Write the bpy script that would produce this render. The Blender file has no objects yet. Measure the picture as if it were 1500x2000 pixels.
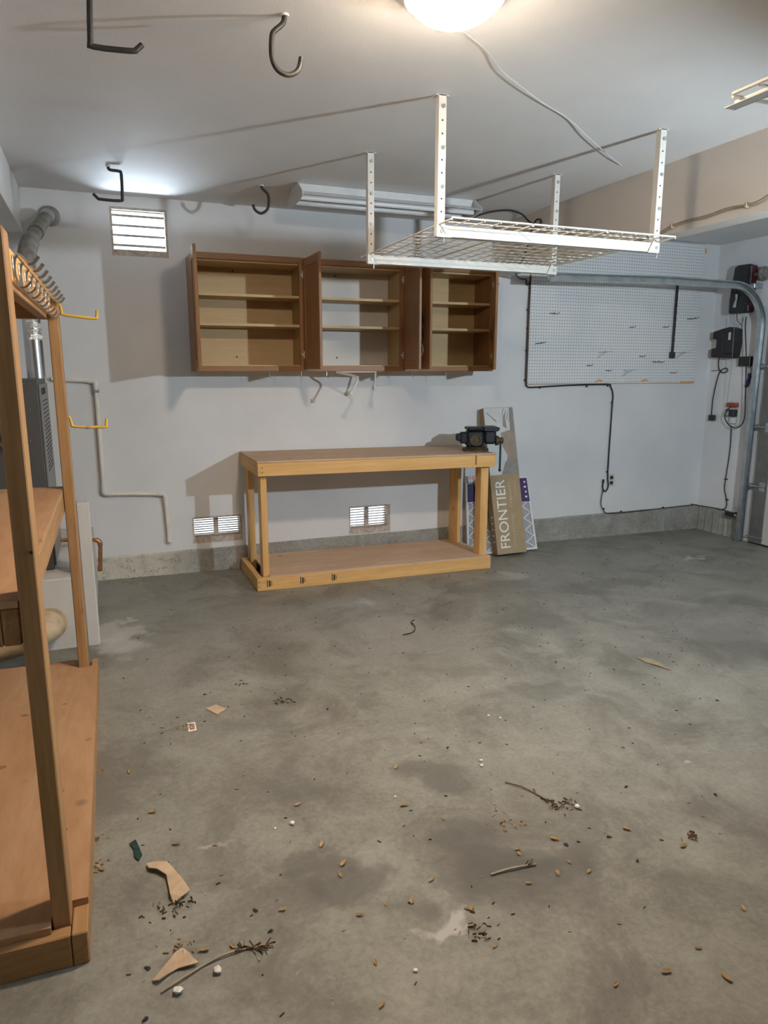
import bpy, bmesh, math, random
from mathutils import Vector, Matrix

# ------------------------------------------------------------------ camera
scene = bpy.context.scene
COL = scene.collection
H0, YAW, PIT = 1.445, math.radians(21.53), math.radians(11.31)
cam_d = bpy.data.cameras.new('camera')
cam = bpy.data.objects.new('camera', cam_d)
COL.objects.link(cam)
cam_d.sensor_fit = 'HORIZONTAL'
cam_d.sensor_width = 36.0
cam_d.lens = 36.0 * 1384.9 / 1500.0
cam_d.clip_start = 0.02
fw = Vector((math.sin(YAW) * math.cos(PIT), math.cos(YAW) * math.cos(PIT), -math.sin(PIT)))
rt = Vector((math.cos(YAW), -math.sin(YAW), 0))
up = rt.cross(fw)
cam.matrix_world = Matrix(((rt.x, up.x, -fw.x, 0), (rt.y, up.y, -fw.y, 0), (rt.z, up.z, -fw.z, H0), (0, 0, 0, 1)))
scene.camera = cam

# ------------------------------------------------------------------ world, light, exposure
world = bpy.data.worlds.new('world')
scene.world = world
world.use_nodes = True
wn = world.node_tree.nodes
wn['Background'].inputs[0].default_value = (0.80, 0.90, 1.0, 1)
wn['Background'].inputs[1].default_value = 2.6
scene.view_settings.view_transform = 'Standard'
scene.view_settings.look = 'None'
scene.view_settings.gamma = 1.0
scene.view_settings.use_curve_mapping = False
scene.view_settings.exposure = 0.46

DOME_EMIT = 285.0          # ceiling dome lamp (warm)
DOME_COL = (1.0, 0.80, 0.60)
WORK_W = 150.0            # work light standing to the right, behind the photographer
WORK_COL = (0.76, 0.90, 1.0)
def area_light(name, loc, direction, sx, sy, power, col):
    d = bpy.data.lights.new(name, 'AREA')
    d.shape = 'RECTANGLE'; d.size = sx; d.size_y = sy; d.energy = power; d.color = col
    o = bpy.data.objects.new(name, d); COL.objects.link(o)
    o.location = loc
    o.rotation_euler = Vector(direction).to_track_quat('-Z', 'Y').to_euler()
    return o
# daylight thrown up from the bright ground outside through the louvred vents
area_light('daylight_upper_vent', (0.315, 5.62, 2.12), (0, -0.80, 0.60), 0.36, 0.30, 42, (0.72, 0.86, 1.0))
area_light('daylight_lower_vent', (1.925, 5.50, 0.42), (0, -0.9, -0.45), 0.34, 0.25, 1.6, (0.9, 0.95, 1.0))
area_light('daylight_corner_vent', (0.73, 5.50, 0.42), (0, -0.9, -0.45), 0.34, 0.25, 1.2, (0.8, 0.9, 1.0))

# ------------------------------------------------------------------ measured points (world metres)
PTS = {
    'hook_a': [(0.056, 2.5, 2.546), (0.047, 2.5, 2.406), (0.054, 2.5, 2.391), (0.161, 2.5, 2.395), (0.178, 2.5, 2.402), (0.194, 2.5, 2.417)],
    'hook_b': [(0.632, 2.465, 2.562), (0.629, 2.465, 2.536), (0.62, 2.465, 2.523), (0.597, 2.465, 2.503), (0.589, 2.465, 2.486), (0.586, 2.465, 2.444), (0.59, 2.465, 2.415), (0.605, 2.465, 2.392), (0.633, 2.465, 2.382), (0.659, 2.465, 2.389), (0.676, 2.465, 2.407), (0.684, 2.465, 2.439)],
    'hook_c': [(0.13, 4.5, 2.564), (0.131, 4.5, 2.543), (0.144, 4.5, 2.536), (0.184, 4.5, 2.534), (0.196, 4.5, 2.519), (0.193, 4.5, 2.401), (0.181, 4.5, 2.379), (0.079, 4.5, 2.379), (0.064, 4.5, 2.383), (0.042, 4.5, 2.405)],
    'hook_d': [(1.009, 4.6, 2.562), (1.012, 4.6, 2.538), (1.042, 4.6, 2.512), (1.051, 4.6, 2.483), (1.046, 4.6, 2.432), (1.029, 4.6, 2.407), (1.0, 4.6, 2.393), (0.972, 4.6, 2.403), (0.957, 4.6, 2.422), (0.954, 4.6, 2.44)],
    'string': [(1.206, 2.335, 2.55), (1.358, 2.449, 2.55), (1.487, 2.562, 2.55), (1.638, 2.659, 2.55), (1.823, 2.792, 2.55), (2.043, 2.919, 2.55), (2.277, 3.079, 2.55), (2.558, 3.279, 2.55), (2.755, 3.424, 2.55)],
    'romex': [(2.977, 3.718, 2.186), (2.977, 3.39, 2.191), (2.977, 3.247, 2.218), (2.977, 3.144, 2.226), (2.977, 3.005, 2.225), (2.977, 2.875, 2.235), (2.977, 2.758, 2.228), (2.977, 2.694, 2.231), (2.977, 2.639, 2.247), (2.977, 2.586, 2.26)],
    'pvc': [(-0.291, 5.165, 1.389), (-0.026, 5.165, 1.374), (-0.028, 5.165, 0.614), (0.372, 5.165, 0.588), (0.384, 5.165, 0.248)],
    'yellow1': [(-0.155, 3.44, 1.723), (-0.135, 3.44, 1.718), (-0.13, 3.44, 1.686), (-0.119, 3.44, 1.678), (-0.003, 3.44, 1.666), (0.008, 3.44, 1.673), (0.012, 3.44, 1.701)],
    'yellow2': [(-0.15, 3.44, 1.246), (-0.134, 3.44, 1.239), (-0.128, 3.44, 1.211), (-0.116, 3.44, 1.2), (0.004, 3.44, 1.194), (0.013, 3.44, 1.203), (0.017, 3.44, 1.232)],
    'hookbase': [(-0.195, 2.171, 1.74), (-0.195, 3.356, 1.723), (-0.195, 2.276, 1.693), (-0.195, 3.334, 1.707)],
    'copper': [(-0.34, 4.6, 0.438), (-0.095, 4.6, 0.422), (-0.073, 4.6, 0.407), (-0.069, 4.6, 0.384), (-0.081, 4.6, 0.221)],
    'cordA1': [(2.625, 4.781, 2.54), (2.685, 4.851, 2.54), (2.736, 4.889, 2.54), (2.751, 4.826, 2.54), (2.706, 4.572, 2.54), (2.765, 4.567, 2.54)],
    'cordA2': [(2.975, 4.805, 2.574), (2.975, 4.698, 2.511), (2.975, 4.628, 2.474), (2.975, 4.562, 2.456), (2.975, 4.524, 2.466), (2.975, 4.539, 2.489), (2.975, 4.584, 2.494), (2.975, 4.615, 2.469), (2.975, 4.639, 2.442)],
    'cordB': [(3.308, 5.172, 2.427), (3.281, 5.172, 2.169), (3.282, 5.172, 2.137), (3.302, 5.172, 2.126), (3.321, 5.172, 2.151), (3.333, 5.172, 2.191), (3.325, 5.172, 2.171), (3.315, 5.172, 1.95), (3.315, 5.172, 1.622), (3.317, 5.172, 1.351), (3.334, 5.172, 1.313), (3.384, 5.172, 1.304), (3.744, 5.172, 1.318), (4.147, 5.172, 1.323), (4.187, 5.172, 1.305), (4.22, 5.172, 1.233), (4.219, 5.172, 1.099), (4.216, 5.172, 0.548), (4.23, 5.172, 0.43), (4.222, 5.172, 0.384), (4.195, 5.172, 0.366), (4.17, 5.172, 0.401), (4.172, 5.172, 0.448)],
    'cordBclips': [(3.318, 5.172, 2.103), (3.306, 5.172, 1.929), (3.313, 5.172, 1.783), (3.311, 5.172, 1.606), (3.307, 5.172, 1.364), (3.455, 5.172, 1.299), (3.936, 5.172, 1.307), (4.159, 5.172, 1.31), (4.215, 5.172, 1.162), (4.21, 5.172, 0.544)],
    'cordC': [(4.171, 5.165, 0.388), (4.159, 5.165, 0.318), (4.158, 5.165, 0.247), (4.197, 5.165, 0.183), (4.256, 5.165, 0.159), (4.489, 5.165, 0.156), (4.911, 5.165, 0.164), (5.256, 5.165, 0.17)],
    'cordCclips': [(4.202, 5.18, 0.199), (4.402, 5.18, 0.16), (4.894, 5.18, 0.163), (5.252, 5.18, 0.167)],
    'cordCr': [(5.32, 5.171, 0.164), (5.32, 4.946, 0.169), (5.32, 4.78, 0.165)],
    'cordD': [(5.318, 4.868, 0.943), (5.318, 4.859, 0.813), (5.318, 4.86, 0.672), (5.318, 4.876, 0.457), (5.318, 4.877, 0.361), (5.318, 4.843, 0.27), (5.318, 4.84, 0.198), (5.318, 4.884, 0.171), (5.318, 4.932, 0.167)],
    'cordE': [(5.31, 5.072, 1.561), (5.31, 5.07, 1.492), (5.31, 5.046, 1.436), (5.31, 4.991, 1.423), (5.31, 4.959, 1.445), (5.31, 4.985, 1.464), (5.31, 5.029, 1.445), (5.31, 5.055, 1.413), (5.31, 5.079, 1.315), (5.31, 5.099, 1.174), (5.31, 5.1, 1.022)],
    'cordF': [(5.268, 4.774, 1.804), (5.268, 4.738, 1.585), (5.268, 4.712, 1.322), (5.268, 4.691, 1.1), (5.268, 4.696, 1.002), (5.268, 4.739, 0.949), (5.268, 4.799, 0.94), (5.268, 4.872, 0.976), (5.268, 4.907, 1.034), (5.268, 4.885, 1.091), (5.268, 4.843, 1.125)],
    'rwpts': [(5.3, 4.84, 2.342), (5.3, 4.993, 2.353), (5.3, 4.99, 1.941), (5.3, 5.138, 1.81), (5.3, 4.852, 1.809), (5.3, 5.115, 1.557), (5.3, 4.856, 1.557), (5.3, 4.85, 1.552), (5.3, 4.662, 1.562), (5.3, 4.841, 1.477), (5.3, 5.108, 1.017), (5.3, 5.043, 0.978), (5.3, 4.923, 1.157), (5.3, 4.814, 1.107), (5.3, 4.904, 1.094), (5.3, 4.817, 1.034), (5.3, 4.864, 0.999), (5.3, 4.825, 0.956), (5.3, 4.734, 1.454), (5.3, 4.694, 1.388), (5.3, 4.741, 1.33), (5.3, 4.775, 0.182), (5.3, 4.626, 0.167), (5.3, 4.899, 1.926), (5.3, 4.897, 1.811), (5.3, 4.868, 1.274)],
    'pegstrip': [(4.824, 5.13, 2.2), (4.839, 5.13, 1.591)],
    'peghooks': [(3.529, 5.14, 1.908), (3.569, 5.14, 1.905), (3.391, 5.14, 1.663), (4.364, 5.14, 1.814), (4.732, 5.14, 1.822), (4.989, 5.14, 1.899), (4.031, 5.14, 1.598), (4.492, 5.14, 1.566), (4.645, 5.14, 1.518), (4.709, 5.14, 1.518), (4.135, 5.14, 1.442), (4.311, 5.14, 1.442), (4.86, 5.14, 1.423), (3.932, 5.14, 1.486), (4.895, 5.14, 1.601)],
    'fixL': [(1.205, 4.408, 2.53), (2.409, 4.393, 2.53)],
    'torn1': [(0.027, 1.99, -0.0), (0.056, 1.988, -0.001), (0.084, 1.97, -0.001), (0.102, 1.928, -0.001), (0.119, 1.876, -0.002), (0.134, 1.827, -0.002), (0.108, 1.807, -0.001), (0.086, 1.797, -0.001), (0.08, 1.828, -0.001), (0.079, 1.872, -0.001), (0.077, 1.915, -0.001), (0.053, 1.947, -0.001), (0.031, 1.962, -0.0)],
    'torn2': [(0.015, 1.554, -0.0), (0.044, 1.584, -0.001), (0.075, 1.619, -0.001), (0.092, 1.627, -0.001), (0.107, 1.6, -0.001), (0.114, 1.58, -0.001), (0.125, 1.566, -0.002), (0.103, 1.563, -0.001), (0.076, 1.569, -0.001), (0.051, 1.559, -0.001), (0.029, 1.542, -0.0)],
    'green': [(-0.017, 2.111, 0.0), (0.002, 2.122, -0.0), (0.009, 2.088, -0.0), (0.017, 2.042, -0.0), (0.006, 2.017, -0.0), (-0.006, 2.041, 0.0), (-0.006, 2.076, 0.0)],
    'square': [(0.329, 2.946, -0.004), (0.374, 2.97, -0.005), (0.412, 2.915, -0.005), (0.365, 2.877, -0.005)],
    'card': [(0.237, 2.842, -0.003), (0.27, 2.84, -0.003), (0.267, 2.767, -0.003), (0.235, 2.765, -0.003)],
    'tanleaf': [(2.511, 2.764, -0.032), (2.565, 2.73, -0.033), (2.572, 2.656, -0.033), (2.56, 2.565, -0.033), (2.536, 2.635, -0.032), (2.511, 2.692, -0.032)],
    'wire': [(1.485, 3.475, -0.019), (1.532, 3.475, -0.02), (1.573, 3.512, -0.02), (1.601, 3.573, -0.02), (1.609, 3.643, -0.021), (1.64, 3.669, -0.021)],
    'twig1': [(0.031, 1.515, -0.0), (0.085, 1.535, -0.001), (0.137, 1.559, -0.002), (0.188, 1.569, -0.002), (0.241, 1.573, -0.003), (0.31, 1.558, -0.004)],
    'twig2': [(1.258, 1.995, -0.016), (1.295, 1.944, -0.017), (1.321, 1.894, -0.017), (1.334, 1.837, -0.017)],
    'twig3': [(0.966, 1.591, -0.012), (1.034, 1.589, -0.013), (1.115, 1.582, -0.014)],
    'clumps': [(0.654, 2.893, -0.008), (0.078, 1.784, -0.001), (0.22, 2.798, -0.003), (1.351, 1.802, -0.017), (1.137, 1.782, -0.015), (1.655, 1.516, -0.021), (0.831, 1.417, -0.011), (0.082, 1.63, -0.001), (-0.111, 2.023, 0.001), (-0.109, 2.172, 0.001), (-0.103, 2.574, 0.001), (0.523, 3.127, -0.007)],
    'pebbles': [(1.247, 2.154, -0.016), (1.231, 2.122, -0.016), (0.479, 2.03, -0.006), (1.456, 2.462, -0.019), (1.492, 2.424, -0.019), (0.166, 1.528, -0.002), (0.07, 1.502, -0.001), (0.422, 2.026, -0.005), (1.407, 1.778, -0.018), (0.619, 1.358, -0.008), (0.851, 2.051, -0.011)],
    'leaves': [(-0.001, 2.535, 0.0), (0.059, 2.253, -0.001), (0.118, 2.058, -0.002), (0.23, 2.012, -0.003), (0.541, 1.897, -0.007), (0.576, 1.791, -0.007), (0.553, 1.748, -0.007), (0.792, 1.634, -0.01), (0.635, 1.594, -0.008), (0.553, 1.579, -0.007), (0.707, 1.579, -0.009), (0.926, 2.225, -0.012), (0.851, 1.496, -0.011), (0.836, 1.497, -0.011), (1.095, 1.644, -0.014), (1.239, 1.662, -0.016), (1.101, 1.662, -0.014), (1.154, 1.527, -0.015), (1.051, 1.522, -0.013), (1.198, 1.135, -0.015), (1.322, 1.068, -0.017), (1.554, 1.228, -0.02), (1.057, 1.15, -0.014), (0.506, 1.298, -0.006), (0.063, 2.263, -0.001), (0.212, 1.596, -0.003), (0.143, 1.607, -0.002), (0.361, 1.672, -0.005), (0.525, 2.126, -0.007), (1.598, 1.492, -0.02), (1.488, 1.623, -0.019), (1.216, 1.556, -0.016), (1.246, 1.501, -0.016), (0.843, 1.356, -0.011), (1.33, 1.164, -0.017), (0.953, 1.883, -0.012), (0.86, 1.994, -0.011), (-0.097, 2.018, 0.001), (0.277, 1.561, -0.004), (0.536, 1.416, -0.007)],
    'dark': [(4.515, 4.765, -0.058), (2.077, 2.858, -0.027), (2.512, 2.233, -0.032), (1.172, 2.286, -0.015), (1.256, 1.627, -0.016), (1.652, 1.82, -0.021), (1.915, 1.67, -0.025), (1.408, 1.612, -0.018), (1.414, 1.488, -0.018), (0.292, 1.696, -0.004), (0.315, 1.61, -0.004), (0.308, 4.891, -0.004), (0.342, 3.091, -0.004), (0.824, 2.762, -0.011), (0.006, 1.6, -0.0), (-0.007, 1.455, 0.0)],
    'stains': [(1.062, 2.174, -0.014), (1.034, 1.589, -0.013), (0.508, 1.788, -0.007), (0.586, 1.69, -0.008), (2.323, 3.452, -0.03), (2.975, 3.879, -0.038), (2.5, 2.725, -0.032), (3.166, 2.789, -0.041), (0.535, 2.334, -0.007), (1.861, 2.574, -0.024), (3.827, 4.135, -0.049), (0.46, 2.732, -0.006), (1.003, 1.752, -0.013), (1.037, 2.822, -0.013), (0.562, 2.153, -0.007)],
    'lights': [(0.042, 3.925, -0.001), (0.025, 4.235, -0.0), (4.409, 4.258, -0.056), (0.763, 1.517, -0.01), (2.707, 4.308, -0.035), (2.02, 1.884, -0.026), (0.244, 2.012, -0.003), (1.463, 4.068, -0.019), (-0.061, 4.045, 0.001)],
}

XR, YB, ZC = 5.33, 5.19, 2.556      # right wall, back wall, ceiling
SLOPE = -0.0128
def fz(x): return SLOPE * x
random.seed(7)

# ------------------------------------------------------------------ materials
def new_mat(name):
    m = bpy.data.materials.new(name); m.use_nodes = True
    nt = m.node_tree
    return m, nt, nt.nodes['Principled BSDF']
def coords(nt, scale=(1, 1, 1)):
    tc = nt.nodes.new('ShaderNodeTexCoord'); mp = nt.nodes.new('ShaderNodeMapping')
    mp.inputs['Scale'].default_value = scale
    nt.links.new(tc.outputs['Object'], mp.inputs['Vector'])
    return mp.outputs['Vector']
def noise(nt, vec, scale, detail=4, rough=0.55, dist=0.0):
    n = nt.nodes.new('ShaderNodeTexNoise')
    n.inputs['Scale'].default_value = scale; n.inputs['Detail'].default_value = detail
    n.inputs['Roughness'].default_value = rough; n.inputs['Distortion'].default_value = dist
    nt.links.new(vec, n.inputs['Vector'])
    return n.outputs['Fac']
def ramp(nt, fac, stops):
    r = nt.nodes.new('ShaderNodeValToRGB')
    while len(r.color_ramp.elements) < len(stops): r.color_ramp.elements.new(0.5)
    for e, (p, c) in zip(r.color_ramp.elements, stops):
        e.position = p; e.color = (*c, 1) if len(c) == 3 else c
    nt.links.new(fac, r.inputs['Fac'])
    return r.outputs['Color']
def mixc(nt, fac, a, b, mode='MIX'):
    m = nt.nodes.new('ShaderNodeMix'); m.data_type = 'RGBA'; m.blend_type = mode
    for sock, v in ((m.inputs[0], fac), (m.inputs[6], a), (m.inputs[7], b)):
        if hasattr(v, 'is_linked'): nt.links.new(v, sock)
        elif isinstance(v, tuple): sock.default_value = (*v, 1) if len(v) == 3 else v
        else: sock.default_value = v
    return m.outputs[2]
def bump(nt, bsdf, height, strength=0.2, dist=0.005):
    b = nt.nodes.new('ShaderNodeBump'); b.inputs['Strength'].default_value = strength
    b.inputs['Distance'].default_value = dist
    nt.links.new(height, b.inputs['Height']); nt.links.new(b.outputs['Normal'], bsdf.inputs['Normal'])
def math_n(nt, op, a, b=None):
    m = nt.nodes.new('ShaderNodeMath'); m.operation = op
    for i, v in enumerate((a, b)):
        if v is None: continue
        if hasattr(v, 'is_linked'): nt.links.new(v, m.inputs[i])
        else: m.inputs[i].default_value = v
    return m.outputs[0]
def plain(name, col, rough=0.5, metal=0.0, var=0.12, scale=18, bmp=0.0, emit=None, spec=0.5):
    m, nt, b = new_mat(name)
    v = coords(nt)
    f = noise(nt, v, scale, 3)
    lo = tuple(c * (1 - var) for c in col); hi = tuple(min(1, c * (1 + var)) for c in col)
    nt.links.new(ramp(nt, f, [(0.3, lo), (0.7, hi)]), b.inputs['Base Color'])
    b.inputs['Roughness'].default_value = rough; b.inputs['Metallic'].default_value = metal
    b.inputs['Specular IOR Level'].default_value = spec
    if bmp: bump(nt, b, noise(nt, v, scale * 6, 3), bmp)
    if emit:
        b.inputs['Emission Color'].default_value = (*emit[0], 1); b.inputs['Emission Strength'].default_value = emit[1]
    return m
def wood(name, base, dark, axis, rough=0.6, grain=26, knots=True, stretch=0.06, spec=0.35):
    m, nt, b = new_mat(name)
    s = [1, 1, 1]; s['xyz'.index(axis)] = stretch
    v = coords(nt, tuple(s))
    f1 = noise(nt, v, grain, 5, 0.6, 0.6)
    f2 = noise(nt, v, grain * 4.5, 3, 0.6)
    c = ramp(nt, f1, [(0.32, dark), (0.5, tuple((a + d) / 2 for a, d in zip(base, dark))), (0.62, base)])
    c = mixc(nt, 0.35, c, ramp(nt, f2, [(0.35, dark), (0.6, base)]))
    if knots:
        vv = coords(nt, (1.0, 1.0, 1.0))
        vo = nt.nodes.new('ShaderNodeTexVoronoi'); vo.inputs['Scale'].default_value = 4.2
        nt.links.new(vv, vo.inputs['Vector'])
        k = ramp(nt, vo.outputs['Distance'], [(0.03, (1, 1, 1)), (0.11, (0, 0, 0))])
        c = mixc(nt, math_n(nt, 'MULTIPLY', k, 0.55), c, tuple(d * 0.35 for d in dark))
    nt.links.new(c, b.inputs['Base Color'])
    b.inputs['Roughness'].default_value = rough; b.inputs['Specular IOR Level'].default_value = spec
    bump(nt, b, f2, 0.12, 0.002)
    return m

M = {}
def paint(name, col, dirt, scale=1.6, bmp=0.12):
    m, nt, b = new_mat(name)
    v = coords(nt)
    f = noise(nt, v, scale, 5, 0.6)
    c = ramp(nt, f, [(0.25, tuple(x * 0.90 for x in col)), (0.6, col), (0.85, tuple(min(1, x * 1.03) for x in col))])
    f2 = noise(nt, v, 7, 6, 0.7)
    c = mixc(nt, ramp(nt, f2, [(0.66, (0, 0, 0)), (0.86, (0.5, 0.5, 0.5))]), c, dirt)
    nt.links.new(c, b.inputs['Base Color'])
    b.inputs['Roughness'].default_value = 0.75; b.inputs['Specular IOR Level'].default_value = 0.25
    bump(nt, b, noise(nt, v, 140, 3), bmp, 0.002)
    return m
M['wall'] = paint('white_wall_paint', (0.74, 0.745, 0.755), (0.55, 0.52, 0.47))
M['ceiling'] = paint('ceiling_paint', (0.76, 0.755, 0.745), (0.66, 0.64, 0.61), 1.0, 0.35)
M['soffit'] = paint('soffit_paint', (0.70, 0.66, 0.62), (0.45, 0.40, 0.35))
M['wall_dark'] = paint('darkened_unseen_wall', (0.20, 0.18, 0.16), (0.12, 0.10, 0.09))  # unseen wall coloured dark to cut bounce light on the shelving posts
M['drywall'] = paint('plenum_plaster', (0.62, 0.60, 0.57), (0.33, 0.28, 0.2), 3.0, 0.3)

def concrete_floor():
    m, nt, b = new_mat('concrete_floor')
    v = coords(nt)
    big = noise(nt, v, 0.9, 6, 0.62, 0.4)
    mid = noise(nt, v, 4.5, 7, 0.68, 0.8)
    fine = noise(nt, v, 60, 4, 0.7)
    c = ramp(nt, big, [(0.28, (0.140, 0.132, 0.110)), (0.5, (0.205, 0.196, 0.170)), (0.72, (0.275, 0.266, 0.236))])
    c = mixc(nt, 0.55, c, ramp(nt, mid, [(0.3, (0.095, 0.089, 0.075)), (0.5, (0.195, 0.187, 0.162)), (0.7, (0.32, 0.31, 0.28))]))
    c = mixc(nt, 0.28, c, ramp(nt, fine, [(0.35, (0.11, 0.105, 0.09)), (0.62, (0.27, 0.262, 0.235))]))
    sc = noise(nt, v, 2.2, 9, 0.74, 0.5)
    c = mixc(nt, ramp(nt, sc, [(0.38, (0.75,) * 3), (0.52, (0, 0, 0))]), c, (0.112, 0.103, 0.086))
    c = mixc(nt, ramp(nt, noise(nt, v, 28, 5, 0.75, 0.5), [(0.66, (0, 0, 0)), (0.76, (0.6,) * 3)]), c, (0.34, 0.33, 0.30))
    c = mixc(nt, ramp(nt, noise(nt, v, 22, 5, 0.75, 0.5), [(0.26, (0.6,) * 3), (0.36, (0, 0, 0))]), c, (0.085, 0.08, 0.07))
    # brushed streaks running across the slab
    vs = coords(nt, (0.5, 5.0, 1.0))
    st = noise(nt, vs, 5.0, 6, 0.7, 1.2)
    c = mixc(nt, ramp(nt, st, [(0.60, (0, 0, 0)), (0.78, (0.35, 0.35, 0.35))]), c, (0.30, 0.292, 0.262))
    tc = nt.nodes.new('ShaderNodeTexCoord')
    wob = nt.nodes.new('ShaderNodeTexNoise'); wob.inputs['Scale'].default_value = 5.5; wob.inputs['Detail'].default_value = 6
    nt.links.new(tc.outputs['Object'], wob.inputs['Vector'])
    sub = nt.nodes.new('ShaderNodeVectorMath'); sub.operation = 'SUBTRACT'
    nt.links.new(wob.outputs['Color'], sub.inputs[0]); sub.inputs[1].default_value = (0.5, 0.5, 0.5)
    scl = nt.nodes.new('ShaderNodeVectorMath'); scl.operation = 'SCALE'; scl.inputs['Scale'].default_value = 0.55
    nt.links.new(sub.outputs[0], scl.inputs[0])
    add = nt.nodes.new('ShaderNodeVectorMath'); add.operation = 'ADD'
    nt.links.new(tc.outputs['Object'], add.inputs[0]); nt.links.new(scl.outputs[0], add.inputs[1])
    def blot(cx, cy, rx, ry, amt, col):
        nonlocal c
        mp = nt.nodes.new('ShaderNodeMapping')
        mp.inputs['Location'].default_value = (-cx / rx, -cy / ry, 0); mp.inputs['Scale'].default_value = (1 / rx, 1 / ry, 0)
        nt.links.new(add.outputs[0], mp.inputs['Vector'])
        ln = nt.nodes.new('ShaderNodeVectorMath'); ln.operation = 'LENGTH'
        nt.links.new(mp.outputs[0], ln.inputs[0])
        k = ramp(nt, ln.outputs['Value'], [(0.45, (amt, amt, amt)), (1.0, (0, 0, 0))])
        c = mixc(nt, k, c, col)
    oil = (0.085, 0.082, 0.072)
    sizes = [(.20, .14, .6), (.26, .18, .75), (.10, .10, .6), (.16, .12, .6), (.26, .34, .5), (.30, .12, .5), (.30, .20, .25),
             (.35, .40, .42), (.14, .22, .4), (.22, .14, .45), (.35, .10, .45), (.18, .14, .4), (.16, .10, .55), (.12, .08, .4), (.10, .10, .4)]
    for p, (rx, ry, a) in zip(PTS['stains'], sizes): blot(p[0], p[1], rx, ry, a, oil)
    pale = (0.42, 0.41, 0.385)
    psz = [(.14, .22, .6), (.06, .06, .5), (.16, .06, .6), (.07, .06, .7), (.22, .12, .4), (.05, .03, .6), (.08, .03, .5), (.10, .1, .3), (.10, .25, .5)]
    for p, (rx, ry, a) in zip(PTS['lights'], psz): blot(p[0], p[1], rx, ry, a, pale)  # the patch before the low vent paints the vent's reflection into the slab
    c = mixc(nt, 1.0, c, (1.2, 1.19, 1.18), 'MULTIPLY')
    nt.links.new(c, b.inputs['Base Color'])
    r = ramp(nt, mid, [(0.3, (0.34,) * 3), (0.7, (0.55,) * 3)])
    nt.links.new(r, b.inputs['Roughness'])
    b.inputs['Specular IOR Level'].default_value = 0.42
    bump(nt, b, mixc(nt, 0.5, mid, fine), 0.10, 0.004)
    return m
M['floor'] = concrete_floor()
def curb_mat():
    m, nt, b = new_mat('rough_concrete')
    v = coords(nt)
    a = noise(nt, v, 5, 7, 0.75, 1.0); f = noise(nt, v, 70, 4, 0.75)
    c = ramp(nt, a, [(0.3, (0.22, 0.21, 0.18)), (0.55, (0.40, 0.39, 0.35)), (0.7, (0.55, 0.54, 0.50))])
    c = mixc(nt, 0.45, c, ramp(nt, f, [(0.35, (0.12, 0.115, 0.10)), (0.65, (0.42, 0.41, 0.39))]))
    tc = nt.nodes.new('ShaderNodeTexCoord'); sp = nt.nodes.new('ShaderNodeSeparateXYZ'); nt.links.new(tc.outputs['Object'], sp.inputs[0])
    side = ramp(nt, math_n(nt, 'ADD', sp.outputs['X'], math_n(nt, 'MULTIPLY', a, 0.5)), [(0.55, (1, 1, 1)), (0.85, (0, 0, 0))])
    pale = mixc(nt, 0.25, ramp(nt, a, [(0.3, (0.44, 0.41, 0.34)), (0.5, (0.70, 0.66, 0.57))]), ramp(nt, f, [(0.35, (0.22, 0.2, 0.17)), (0.6, (0.6, 0.57, 0.5))]))
    crack = noise(nt, v, 9, 8, 0.8, 3.0)
    pale = mixc(nt, ramp(nt, crack, [(0.39, (0.85,) * 3), (0.45, (0, 0, 0))]), pale, (0.10, 0.095, 0.08))
    c = mixc(nt, side, c, pale)
    nt.links.new(c, b.inputs['Base Color']); b.inputs['Roughness'].default_value = 0.9
    bump(nt, b, mixc(nt, 0.5, a, f), 0.6, 0.012)
    return m
M['curb'] = curb_mat()
PINE, PINE_D = (0.76, 0.47, 0.19), (0.61, 0.33, 0.11)
SHELF, SHELF_D = (0.43, 0.25, 0.112), (0.29, 0.15, 0.058)
for ax in 'xyz':
    M['pine_' + ax] = wood('pine_' + ax, PINE, PINE_D, ax)
    M['stud_' + ax] = wood('weathered_stud_' + ax, SHELF, SHELF_D, ax)
    M['oak_' + ax] = wood('oak_' + ax, (0.34, 0.17, 0.072), (0.215, 0.098, 0.038), ax, 0.42, 34, False, 0.05)
    M['maple_' + ax] = wood('maple_ply_' + ax, (0.60, 0.44, 0.235), (0.53, 0.375, 0.19), ax, 0.5, 22, False, 0.08)
M['ply'] = wood('plywood_sheet', (0.62, 0.44, 0.30), (0.50, 0.33, 0.21), 'x', 0.65, 9, True, 0.2)
M['shelf_ply'] = wood('worn_plywood', (0.46, 0.275, 0.15), (0.36, 0.19, 0.09), 'y', 0.6, 8, True, 0.22)
M['panel_white'] = plain('white_backing', (0.68, 0.66, 0.63), 0.6, 0, 0.03, 3)
M['white_metal'] = plain('white_enamel', (0.60, 0.585, 0.54), 0.38, 0, 0.04, 9)
M['galv'] = plain('galvanised_steel', (0.46, 0.49, 0.50), 0.34, 0.85, 0.16, 14)
M['flue'] = plain('flue_steel', (0.58, 0.60, 0.62), 0.25, 0.95, 0.12, 8)
M['flue_dull'] = plain('dull_flue_metal', (0.27, 0.26, 0.23), 0.6, 0.45, 0.3, 22)
M['chrome'] = plain('worn_nickel', (0.62, 0.56, 0.50), 0.22, 0.9, 0.1, 9)
M['black'] = plain('black_rubber', (0.018, 0.018, 0.019), 0.55, 0, 0.2, 30)
M['blackpl'] = plain('black_plastic', (0.020, 0.019, 0.021), 0.42, 0, 0.15, 20)
M['blackbox'] = plain('dark_case', (0.026, 0.023, 0.026), 0.5, 0, 0.15, 20)
M['maroon'] = plain('dark_red_case', (0.075, 0.012, 0.016), 0.4, 0, 0.15, 20)
M['red'] = plain('red_plastic', (0.36, 0.05, 0.035), 0.4)
M['hookiron'] = plain('dark_bronze_rubber', (0.030, 0.028, 0.025), 0.55, 0.1, 0.25, 40)
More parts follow.
